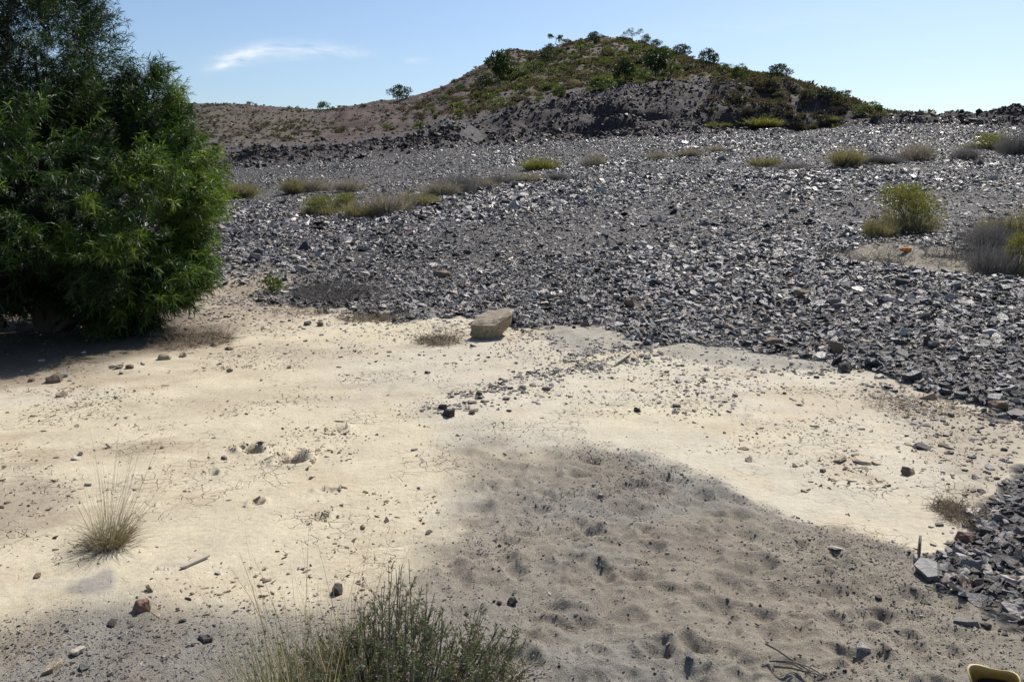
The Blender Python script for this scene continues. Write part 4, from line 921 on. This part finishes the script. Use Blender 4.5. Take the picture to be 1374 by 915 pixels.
# ---- trees and bushes of the hill
def pine_meshes(seed, mat, h=1.0, cw=0.5, ch=0.62, lobes=11, n=1700, leaf=.055, umbrella=False, lean=0.0):
    """unit pine: total height 1; crown of clumped needles on a bare trunk with limbs"""
    rng = np.random.default_rng(seed); cr = Geo(); tk = Geo()
    top = np.array([lean, 0, .85]); t = np.linspace(0, 1, 6)[:, None]; path = top * t + np.array([0.04, .02, 0]) * np.sin(t * 5)
    tk.tube(path - [0, 0, .03], np.linspace(.032, .012, 6), 6)
    cs = []
    z0 = 1 - ch
    for k in range(lobes):
        tt = (k + .5) / lobes; a = k * 2.4 + rng.random(); zz = z0 + ch * (.12 + .76 * tt) if not umbrella else z0 + ch * rng.uniform(.35, .75)
        rad = cw * (math.sin(math.pi * (.18 + .76 * tt)) if not umbrella else 1) * rng.uniform(.4, 1.2)
        c = np.array([math.cos(a) * rad * .8 + lean * zz, math.sin(a) * rad * .8, zz]); cs.append(c)
        j = np.array([lean * zz * .7, 0, zz * .75]); tk.tube(np.array([j, (j + c) / 2 + [0, 0, .01], c]), [.012, .009, .005], 4)
    cs = np.array(cs); rr = rng.uniform(.08, .24, lobes) * (cw / .5 + .35) * .72
    k = rng.integers(0, lobes, n); d = unit(rng.normal(size=(n, 3))); p_ = cs[k] + d * (rr[k] * rng.uniform(.45, 1.1, n))[:, None] * np.array([1, 1, .45 if umbrella else .72])
    tint = np.clip(.45 + .18 * rng.normal(size=lobes)[k] + .2 * rng.normal(size=n) + .1 * d[:, 2], 0, 1)
    leaves(cr, p_, d + [0, 0, .5] + .6 * rng.normal(size=(n, 3)), leaf * rng.uniform(1, 2, n), leaf * rng.uniform(.6, 1.2, n), tint, 0, rng, bend=False)
    return cr.mesh('crown', mat), tk.mesh('trunk', m_bark)
PK_ = {'dark': [pine_meshes(s_, m_pine, cw=.55, ch=.82, lobes=13) for s_ in (1, 2, 3)], 'round': [pine_meshes(s_, m_pine, cw=.75, ch=.85, lobes=15) for s_ in (4, 5)],
       'umb': [pine_meshes(6, m_pine, cw=.72, ch=.6, lobes=7, n=1300, umbrella=True, lean=.12)], 'pale': [pine_meshes(7, m_pale, cw=.95, ch=.75, lobes=9, n=700, leaf=.045, umbrella=True)],
       'bright': [pine_meshes(s_, m_pineb, cw=.7, ch=.95, lobes=14, n=1700) for s_ in (8, 9)], 'wide': [pine_meshes(10, m_pine, cw=1.1, ch=.75, lobes=15, n=1800, umbrella=True)]}
TR = [(536, 135.5, 20, 26, 'round', 'round dark pine alone on the left ridge line'),
 (434, 147, 10, 16, 'bright', 'tiny bright bush-like pine far left on the ridge line'),
 (745, 59.5, 13, 16, 'umb', 'tiny umbrella pine leaning on the skyline left of the summit'),
 (738, 65, 6, 9, 'round', 'smallest pine below the leaning umbrella pine'),
 (797, 59, 15, 18, 'round', 'dark round pine on the left of the summit'),
 (848, 58, 19, 22, 'pale', 'pale thin-crowned umbrella pine on the summit'),
 (867, 59, 12, 12, 'bright', 'small pine just right of the pale umbrella pine'),
 (880, 64, 10, 14, 'round', 'little dark pine two places right of the pale umbrella pine'),
 (916, 78, 17, 24, 'round', 'dark spreading pine on the skyline right of the summit'),
 (951, 92, 24, 26, 'round', 'large dark pine on the right shoulder skyline'),
 (972, 101, 15, 20, 'bright', 'middle pine between two larger ones on the right shoulder'),
 (994, 106, 18, 20, 'bright', 'greenish conical pine on the right shoulder skyline'),
 (1043, 111, 23, 30, 'round', 'broad dark pine standing highest on the right spur'),
 (1117, 136, 15, 36, 'wide', 'flat-crowned dark pine low on the right spur skyline'),
 (1167, 161, 22, 38, 'bright', 'bright green tree at the end of the spur above the scree crest'),
 (671, 112, 40, 34, 'dark', 'tallest dark pine below the notch left of the summit'),
 (652, 120, 20, 28, 'round', 'low dark pine left of the tallest one'),
 (735, 85, 18, 22, 'round', 'dark green pine upslope right of the tallest one'),
 (716, 98, 16, 26, 'bright', 'green pine between the tallest pine and the upslope one'),
 (880, 106, 38, 34, 'dark', 'tall pine on the slope under the summit'),
 (838, 113, 32, 28, 'dark', 'dark pine left of the tall one under the summit'),
 (862, 112, 18, 24, 'bright', 'small green pine between the two tall ones'),
 (808, 124, 21, 36, 'bright', 'pale green bushy pine left of the two dark ones'),
 (751, 132, 16, 22, 'bright', 'bright green small pine above the dark bank'),
 (900, 104, 18, 26, 'bright', 'green pine touching the tall one on its right'),
 (927, 96, 9, 24, 'round', 'low dark pine below the right shoulder'),
 (617, 122, 9, 14, 'bright', 'small green pine on the bare reddish slope'),
 (696, 104, 14, 24, 'bright', 'green bushy pine right of the tallest one')]
for k, (u, v, hp, wp, kd, lb) in enumerate(TR):
    p = at(u, v, 4.0 if u < 1100 else 3.2); hgt = hp * p.y / F * 1.06; cwid = {'dark': .9, 'round': 1.15, 'umb': 1.1, 'pale': 1.4, 'bright': 1.1, 'wide': 1.7}[kd]
    r = empty('pine_tree', p, random.uniform(0, 6.28) if kd != 'umb' else 0); r.scale = (wp * p.y / F / cwid, wp * p.y / F / cwid, hgt)
    c_, t_ = random.choice(PK_[kd]); mesh_obj('crown', c_, r); mesh_obj('trunk', t_, r); tag(r, lb, 'tree', 'pines on the hill')
# countable green bushes on the hill face
HG = [(683, 98), (668, 128), (700, 118), (724, 110), (640, 132), (598, 135), (615, 147), (580, 152), (742, 100), (760, 95), (772, 80), (785, 100), (812, 88), (778, 70), (820, 72), (833, 78), (850, 70), (866, 88), (900, 90), (770, 116), (790, 128), (820, 112), (716, 128),
      (690, 138), (660, 142), (640, 150), (702, 92), (728, 90), (750, 72), (795, 85), (910, 112), (925, 118), (888, 118), (860, 120), (832, 124), (738, 120), (722, 142), (680, 116), (655, 104), (760, 62), (812, 60), (890, 74), (870, 72), (944, 104), (960, 112), (985, 112), (520, 176)]
ANC = [(671, 92, 'the tallest dark pine below the notch'), (735, 77, 'the dark pine upslope of the tallest'), (797, 50, 'the round summit pine'), (751, 125, 'the small bright pine above the bank'), (808, 113, 'the pale green bushy pine'),
       (838, 98, 'the dark pine under the summit'), (880, 88, 'the tall pine under the summit'), (916, 66, 'the spreading skyline pine'), (951, 80, 'the large right shoulder pine'), (617, 118, 'the small pine on the bare slope'), (598, 162, 'the grey spoil heap'), (848, 48, 'the pale umbrella pine')]
for (u, v) in HG:
    ax, ay, an = min(ANC, key=lambda q: (q[0] - u) ** 2 + (q[1] - v) ** 2 * 1.5)
    dx, dy = u - ax, v - ay; far_ = 'just ' if math.hypot(dx, dy) < 26 else 'well '
    way = ('right of' if dx > 0 else 'left of') if abs(dx) > 1.8 * abs(dy) else ('below' if dy > 0 else 'above') if abs(dy) > 1.8 * abs(dx) else ('below' if dy > 0 else 'above') + (' and right of' if dx > 0 else ' and left of')
    wp = random.uniform(11, 20); big_ = 'large' if wp > 17 else ('middling' if wp > 14 else 'small'); gr_ = random.random() < .75
    plant('green_bush', B_gr if gr_ else B_ol, u, v, wp * 1.15, wp * .62, '%s %s bush %s%s %s' % (big_, 'green' if gr_ else 'olive brown', far_, way, an), 'bush', 'bushes on the hill face', stem=False, kmin=4.3)
# uncountable scrub of the hill
m_hs = mat_leaf('hill_olive', [(0.06, 0.056, 0.034), (0.09, 0.082, 0.05), (0.13, 0.115, 0.07)], .8, .25); m_hs2 = mat_leaf('hill_brown', [(0.075, 0.056, 0.046), (0.11, 0.085, 0.07), (0.15, 0.12, 0.10)], .8, .2)
C_SCRUB = protos('scrub_kinds', [blob_bush('scrub_clump', m_, s_, 110, .6, .13, 4) for m_, s_ in ((m_hs, 41), (m_gscrub, 42), (m_hs, 43), (m_hs2, 44), (m_gscrub, 45))])
hd = sstep(4.3, 4.8, cK) * (cK < 7.1) * (0.04 + 0.25 * sstep(620, 700, cU) + 2.2 * gl[:-1, :-1] * sstep(-.3, .3, fbm(cX * .25, cY * .2, 3, 131)) + .8 * ll[:-1, :-1] + 1.0 * rr_[:-1, :-1]) * ((cU > 200) & (cU < 1250)) + 1.5 * sstep(930, 990, cU) * (cU < 1180) * (cK > 3.2) * (cK < 4.5)
cnt = 12000; p, n_, i, j = scatter(cnt, hd); s = lognorm(cnt, .55, .42, .25, 1.7); s = np.where(ll[i, j] > .3, s * .5, s)
grn = RNG.random(cnt) < np.clip(gl[i, j] * 0.42 + rr_[i, j] * .12, 0, 1)
stuff_gn('hill_scrub', p, np.stack([0 * s, 0 * s, RNG.random(cnt) * 6.28], 1), s[:, None] * np.array([1, 1, .8]), np.where(grn, RNG.choice([1, 4], cnt), RNG.choice([0, 2, 3], cnt)), C_SCRUB, 'low olive and brown scrub covering the hill', 'scrub')
cnt = 9000; p, n_, i, j = scatter(cnt, (hillm[:-1, :-1] * (cK < 7)) * ((cU > 200) & (cU < 1250))); s = lognorm(cnt, .24, .5, .12, .9)
stuff_gn('hill_stones', p, eulers(n_, .6, cnt), s[:, None] * np.ones((1, 3)), RNG.integers(0, 9, cnt), C_RUBBLE, 'small dark stones strewn over the reddish hillside', 'stones')

# ---- dry grass tuft at the left
def blades(g, n, base_r, h, lean, wid, rng, tintc=.5, curve=.5, cx=0, cy=0, wind=0.0):
    for _ in range(n):
        a = rng.random() * 6.28; r = base_r * math.sqrt(rng.random()); b = np.array([cx + math.cos(a) * r, cy + math.sin(a) * r, -.01])
        d = np.array([math.cos(a), math.sin(a), 0]) * rng.uniform(0, lean) + np.array([wind, 0, 1.0]) + rng.normal(size=3) * .08; d /= np.linalg.norm(d); L = h * rng.uniform(.35, 1.0); m_ = 6
        bend = np.array([math.cos(a + rng.normal() * .5), math.sin(a + rng.normal() * .5), -.35]) * curve * rng.uniform(0, 1) * .35
        pts = [b]
        for _k in range(m_ - 1): pts.append(pts[-1] + d * L / (m_ - 1)); d = d + bend; d /= np.linalg.norm(d)
        pts = np.array(pts); side = unit(np.cross(pts[-1] - pts[0], rng.normal(size=3))) ; w_ = wid * np.linspace(1, .15, m_)[:, None] * rng.uniform(.6, 1.2)
        A_ = pts - side * w_ / 2; B_ = pts + side * w_ / 2; V_ = np.concatenate([A_, B_]); idx_ = np.arange(m_ - 1)
        g.add(V_, np.stack([idx_, idx_ + 1, idx_ + 1 + m_, idx_ + m_], 1), float(np.clip(tintc + .25 * rng.normal(), 0, 1)))
rng = np.random.default_rng(77)
p = at(147, 733); r = empty('grass_tuft', p); tag(r, 'dry straw-coloured grass tuft standing on the clay at the left', 'grass')
g = Geo(); blades(g, 400, .065, .24, 1.0, .0032, rng, .35, 1.5); mesh_obj('blade', g.mesh('blade', m_drygrass), r)['kind'] = 'stuff'
g = Geo(); blades(g, 110, .06, .60, .5, .0024, rng, .5, .35, wind=.16); mesh_obj('stalk', g.mesh('stalk', m_drygrass), r)['kind'] = 'stuff'
g = Geo(); blades(g, 240, .09, .16, 2.4, .003, rng, .2, 1.0); mesh_obj('dead_blade', g.mesh('dead_blade', m_dry), r)['kind'] = 'stuff'

# ---- foreground shrub and grasses
m_shr = mat_leaf('shrub_leaf', [(0.07, 0.085, 0.05), (0.12, 0.14, 0.08), (0.19, 0.21, 0.125)], .6, .3)
m_seed = mat_leaf('seed_head', [(0.10, 0.065, 0.042), (0.18, 0.125, 0.085), (0.30, 0.22, 0.16)], .8, .15, tscale=(1, 1, 1))
m_ggr = mat_leaf('green_grass', [(0.06, 0.085, 0.025), (0.10, 0.13, 0.04), (0.20, 0.20, 0.08)], .55, .35)
m_ds = mat_leaf('dead_stem', [(0.14, 0.12, 0.10), (0.24, 0.21, 0.17), (0.36, 0.32, 0.26)], .8, .05, tscale=(1, 1, 1))
def shrub():
    yb = 2.62; root = empty('heath_shrub', ((520 - U0) / F * yb, yb, 0)); tag(root, 'dark green shrub with brown seed heads at the bottom centre', 'shrub')
    rng = np.random.default_rng(9); st = Geo(); lf = Geo(); sdh = Geo(); ds = Geo()
    tops = []
    for _ in range(215):
        # (x across, y depth, height) outline of the mass
        x = rng.uniform(-.38, .46); y = rng.uniform(-.28, .34)
        hm = np.interp(x, [-.4, -.2, -.08, .02, .1, .2, .32, .47], [.15, .26, .38, .555, .49, .34, .29, .16]) * (1 - 1.8 * y * y) * rng.uniform(.55, 1.05)
        tops.append((x, y, hm))
    for (x, y, hm) in tops:
        b = np.array([x * .45 + rng.normal() * .03, y * .5, -.01]); e = np.array([x, y, hm]); t = np.linspace(0, 1, 7)[:, None]
        c = np.array([x * .8, y * .8, hm * .4]) + rng.normal(size=3) * .025; pth = b * (1 - t) ** 2 + 2 * c * t * (1 - t) + e * t * t
        st.tube(pth, np.linspace(.0032, .0009, 7), 4)
        for _k in range(5):      # side twigs
            tt = rng.uniform(.3, .98); i = int(tt * 6); q = pth[min(i, 5)]; d = unit(pth[min(i, 5) + 1] - q + rng.normal(size=3) * .035); L = rng.uniform(.04, .10); tw = np.array([q, q + d * L * .5, q + d * L + [0, 0, .01]])
            st.tube(tw, [.0014, .001, .0006], 3)
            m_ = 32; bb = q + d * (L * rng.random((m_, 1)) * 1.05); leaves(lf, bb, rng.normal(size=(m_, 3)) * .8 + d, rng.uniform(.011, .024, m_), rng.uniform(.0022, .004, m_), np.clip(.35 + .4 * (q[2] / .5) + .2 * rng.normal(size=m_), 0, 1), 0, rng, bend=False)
            if rng.random() < .6 and q[2] > .1:
                k_ = 9; cc = tw[-1] + rng.normal(size=(k_, 3)) * .0045; leaves(sdh, cc, rng.normal(size=(k_, 3)), .009, .005, np.clip(.5 + .3 * rng.normal(size=k_), 0, 1), 0, rng, bend=False)
    blades(ds, 190, .32, .34, .9, .0034, rng, .5, .8, .02, -.05)
    mesh_obj('stem', st.mesh('stem', m_stem), root)['kind'] = 'stuff'; mesh_obj('foliage', lf.mesh('foliage', m_shr), root)['kind'] = 'stuff'; mesh_obj('seed_head', sdh.mesh('seed_head', m_seed), root)['kind'] = 'stuff'
    mesh_obj('dead_stem', ds.mesh('dead_stem', m_ds), root)['kind'] = 'stuff'
shrub()
def fgrass(name, u, yb, n, r_, h, lean, lab, mats, seed, thin=12, hs=.8):
    root = empty(name, ((u - U0) / F * yb, yb, 0)); tag(root, lab, 'grass'); rng = np.random.default_rng(seed)
    g = Geo(); blades(g, n, r_, h, lean, .0042, rng, .5, .7); mesh_obj('blade', g.mesh('blade', mats[0]), root)['kind'] = 'stuff'
    g = Geo(); blades(g, int(thin * 1.5), r_ * .8, hs, .4, .0038, rng, .7, .35); mesh_obj('stalk', g.mesh('stalk', mats[1]), root)['kind'] = 'stuff'
fgrass('grass_clump', 425, 2.64, 620, .18, .34, .6, 'mixed green and dry grass clump left of the bottom shrub', (m_ggr, m_drygrass), 1, 60, .68)
fgrass('grass_clump', 362, 2.62, 520, .17, .24, 1.0, 'low dry grass spreading at the left foot of the green clump', (m_drygrass, m_drygrass), 2, 30, .46)
fgrass('grass_clump', 478, 2.72, 120, .08, .40, .35, 'upright green grass inside the left side of the shrub', (m_ggr, m_drygrass), 3, 14, .58)

# ------------------------------------------------------------------ litter left by people
def mat_plastic(name, c, c2, rough=.35, trans=.25):
    t = NT(name); o = t.obj(); n1 = t.noise(o, 22, 5, .6); col = t.mix(t.math('MULTIPLY_ADD', n1, 2.4, -.8, True), c, c2)
    p = t.princ(col, rough, t.bump(n1, .3, .004), .5, link=False); tr = t.n('ShaderNodeBsdfTranslucent'); t.l(col, tr.inputs[0]); ms = t.n('ShaderNodeMixShader'); ms.inputs[0].default_value = trans
    t.l(p.outputs[0], ms.inputs[1]); t.l(tr.outputs[0], ms.inputs[2]); t.l(ms.outputs[0], t.out.inputs[0]); return t.m
m_yp = mat_plastic('yellow_plastic', (0.44, 0.29, 0.05), (0.50, 0.42, 0.24), .5, .15); m_op = mat_plastic('orange_plastic', (0.72, 0.24, 0.02), (0.7, 0.32, 0.06), .45, .15); m_inner = mat_plain('dark_inside', (.015, .012, .01), (.03, .022, .015), 20, .8)
m_cap = mat_plain('red_cap', (.35, .03, .02), (.4, .05, .03), 20, .4)
# cut-open yellow canister, lying half tipped towards the camera
yb = 2.74; root = empty('cut_canister', ((1346 - U0) / F * yb, yb, 0.03)); tag(root, 'yellow plastic canister cut open, lying at the bottom right corner', 'canister')
def superring(rx, ry, z, n=40, e=4.0, wob=0.0, sd=0):
    out_ = []
    for k in range(n):
        a = 2 * math.pi * k / n; c, s_ = math.cos(a), math.sin(a); q = (abs(c) ** e + abs(s_) ** e) ** (-1 / e)
        wv_ = 1 + wob * math.sin(3 * a + sd) ; out_.append(((c * q) * rx * wv_, (s_ * q) * ry * wv_, z + wob * .35 * math.sin(5 * a + sd) * rx + wob * .2 * math.cos(2 * a)))
    return out_
bm = bmesh.new(); rings = []
H = .15
for (rx, ry, z, wb) in ((.050, .036, 0, 0), (.062, .048, .006, 0), (.066, .052, .03, 0), (.066, .052, .06, .02), (.063, .05, .068, .02), (.067, .053, .076, .03), (.068, .055, .115, .04), (.071, .057, H, .09),
                        (.0655, .0515, H - .001, .09), (.063, .049, .11, .04), (.061, .047, .05, .02), (.058, .044, .008, 0), (.03, .02, .006, 0)):
    rings.append([bm.verts.new(c) for c in superring(rx, ry, z, 40, 4, wb, 1.0)])
for a_, b_ in zip(rings[:-1], rings[1:]):
    for k in range(40): bm.faces.new((a_[k], a_[(k + 1) % 40], b_[(k + 1) % 40], b_[k]))
bm.faces.new(rings[0][::-1]); bm.faces.new(rings[-1])
me = bm_mesh('shell', bm, m_yp, True); o = mesh_obj('shell', me, root, (0, 0.02, .005), (R(46), R(-8), R(-30)))
bm = bmesh.new(); a_ = [bm.verts.new(c) for c in superring(.056, .043, .07, 32, 4)]; ct = bm.verts.new((0.01, 0, .05))
for k in range(32): bm.faces.new((a_[k], a_[(k + 1) % 32], ct))
mesh_obj('dark_fill', bm_mesh('dark_fill', bm, m_inner, True), root, (0, 0.02, .005), (R(46), R(-8), R(-30)))  # near-black sheet inside the canister, makes the opening dark
# orange can on the right scree
p = at(1216, 338, 1.0); s = p.y / F; root = empty('orange_can', p, .15); tag(root, 'bright orange plastic can lying on the right scree ledge', 'can')
bm = bmesh.new(); rings = []
for (x, r1, r2) in ((-7, 1.5, 1.5), (-6.5, 2.6, 2.5), (-5, 3.2, 3.0), (-2, 3.3, 3.1), (-1.6, 3.0, 2.9), (-1.2, 3.3, 3.1), (3, 3.3, 3.1), (5.5, 3.1, 2.9), (6.6, 2.4, 2.3), (7, 1.2, 1.2)):
    rings.append([bm.verts.new((x * s, z_ * s, (y_ + 3.2) * s)) for (y_, z_, _) in superring(r2, r1, 0, 20, 3)])
for a_, b_ in zip(rings[:-1], rings[1:]):
    for k in range(20): bm.faces.new((a_[k], b_[k], b_[(k + 1) % 20], a_[(k + 1) % 20]))
bm.faces.new(rings[0]); bm.faces.new(rings[-1][::-1]); bmesh.ops.recalc_face_normals(bm, faces=bm.faces)
mesh_obj('can_body', bm_mesh('can_body', bm, m_op, True), root)
g = Geo(); g.tube(np.array([[-9.2, 0, 3.2], [-8.9, 0, 3.2], [-7.2, 0, 3.2], [-6.8, 0, 3.2]]) * s, np.array([.01, 1.3, 1.3, 1.3]) * s, 12); mesh_obj('cap', g.mesh('cap', m_cap), root)
g = Geo(); g.tube(np.array([[-3.5, 0, 5.8], [-3, 0, 7.6], [0, 0, 8.0], [3, 0, 7.6], [3.5, 0, 5.8]]) * s, np.array([.6] * 5) * s, 6); mesh_obj('handle', g.mesh('handle', m_op, True), root)
# scrap of blue plastic by the thicket
p = at(1302, 342, 1.0); s = p.y / F; bm = bmesh.new()
vs = [[bm.verts.new(((i - 3) * 2.2 * s, random.uniform(-1, 1) * s, (j * 2.2 + random.uniform(-.6, .6)) * s)) for j in range(4)] for i in range(7)]
for i in range(6):
    for j in range(3): bm.faces.new((vs[i][j], vs[i + 1][j], vs[i + 1][j + 1], vs[i][j + 1]))
r_ = bmesh.ops.solidify(bm, geom=bm.faces[:], thickness=.004)
tag(mesh_obj('plastic_scrap', bm_mesh('plastic_scrap', bm, mat_plain('blue_plastic', (.015, .03, .12), (.03, .05, .2), 9, .5)), None, p), 'crumpled dark blue plastic scrap under the right thicket', 'plastic')

# pieces of wood
m_wood = mat_plain('weathered_wood', (0.30, 0.26, 0.21), (0.42, 0.38, 0.31), 30, .85, .003, .2, (1, 8, 8))
m_twig = mat_plain('grey_twig', (0.07, 0.055, 0.045), (0.20, 0.17, 0.14), 30, .85, .003)
def stick(u0, v0, u1, v1, w_, label, z=.008):
    a, b = at(u0, v0), at(u1, v1); d = b - a; L = d.length; rz = math.atan2(d.y, d.x); bm = bmesh.new(); n_ = 9; rings = []
    rr = random.Random(int(u0))
    for i in range(n_):
        t = i / (n_ - 1); k = .55 if i == 0 else (.7 if i == n_ - 1 else rr.uniform(.85, 1.05))
        rings.append([bm.verts.new((t * L, y_ * w_ * k, z_ * w_ * .45 * k)) for y_, z_ in ((-.5, -.5), (.5, -.5), (.5, .35), (.1, .5), (-.5, .4))])
    for a_, b_ in zip(rings[:-1], rings[1:]):
        for k in range(5): bm.faces.new((a_[k], a_[(k + 1) % 5], b_[(k + 1) % 5], b_[k]))
    bm.faces.new(rings[0][::-1]); bm.faces.new(rings[-1]); bmesh.ops.recalc_face_normals(bm, faces=bm.faces)
    o = mesh_obj('stick', bm_mesh('stick', bm, m_wood), None, (a.x, a.y, a.z + z), (0, 0, rz)); tag(o, label, 'stick')
stick(243, 764, 280, 748, .024, 'short pale weathered piece of wood on the clay above the reddish stone', .01)
stick(826, 491, 846, 477, .035, 'pale stick lying among stones at the top of the stone trail', .03)
stick(96, 880, 112, 872, .03, 'small tan wood chip behind the ochre flat stone', .01)
# bundle of bent dry twigs
p = at(1072, 905); s = p.y / F; root = empty('twig_bundle', p); tag(root, 'little bundle of bent dry twigs on the sand near the bottom edge', 'twigs')
for pts, rad in ((((-33, -26, .05), (-20, -22, .04), (-5, -10, .03), (12, 2, .02), (30, 10, .012)), 1.5), (((-34, -12, .02), (-20, -8, .03), (-2, -6, .03), (14, 2, .03), (28, 4, .012)), 1.3),
                 (((-30, -8, .01), (-10, -2, .02), (8, 4, .02), (34, 6, .012)), 1.7), (((-24, -16, .01), (-8, -12, .015), (2, -2, .02), (16, 8, .01)), 1.1), (((4, 8, .01), (16, 0, .035), (30, -4, .012)), 1.2), (((-16, -4, .03), (0, 0, .04), (22, 10, .01)), 1.0)):
    g = Geo(); q = np.array([(a_ * s, -b_ * s * 1.6, z_) for a_, b_, z_ in pts]); tt = np.linspace(0, len(q) - 1, 12); q = np.stack([np.interp(tt, range(len(q)), q[:, c]) for c in range(3)], 1)
    g.tube(q, np.linspace(rad, rad * .55, 12) * s, 6); mesh_obj('twig', g.mesh('twig', m_twig, True), root)
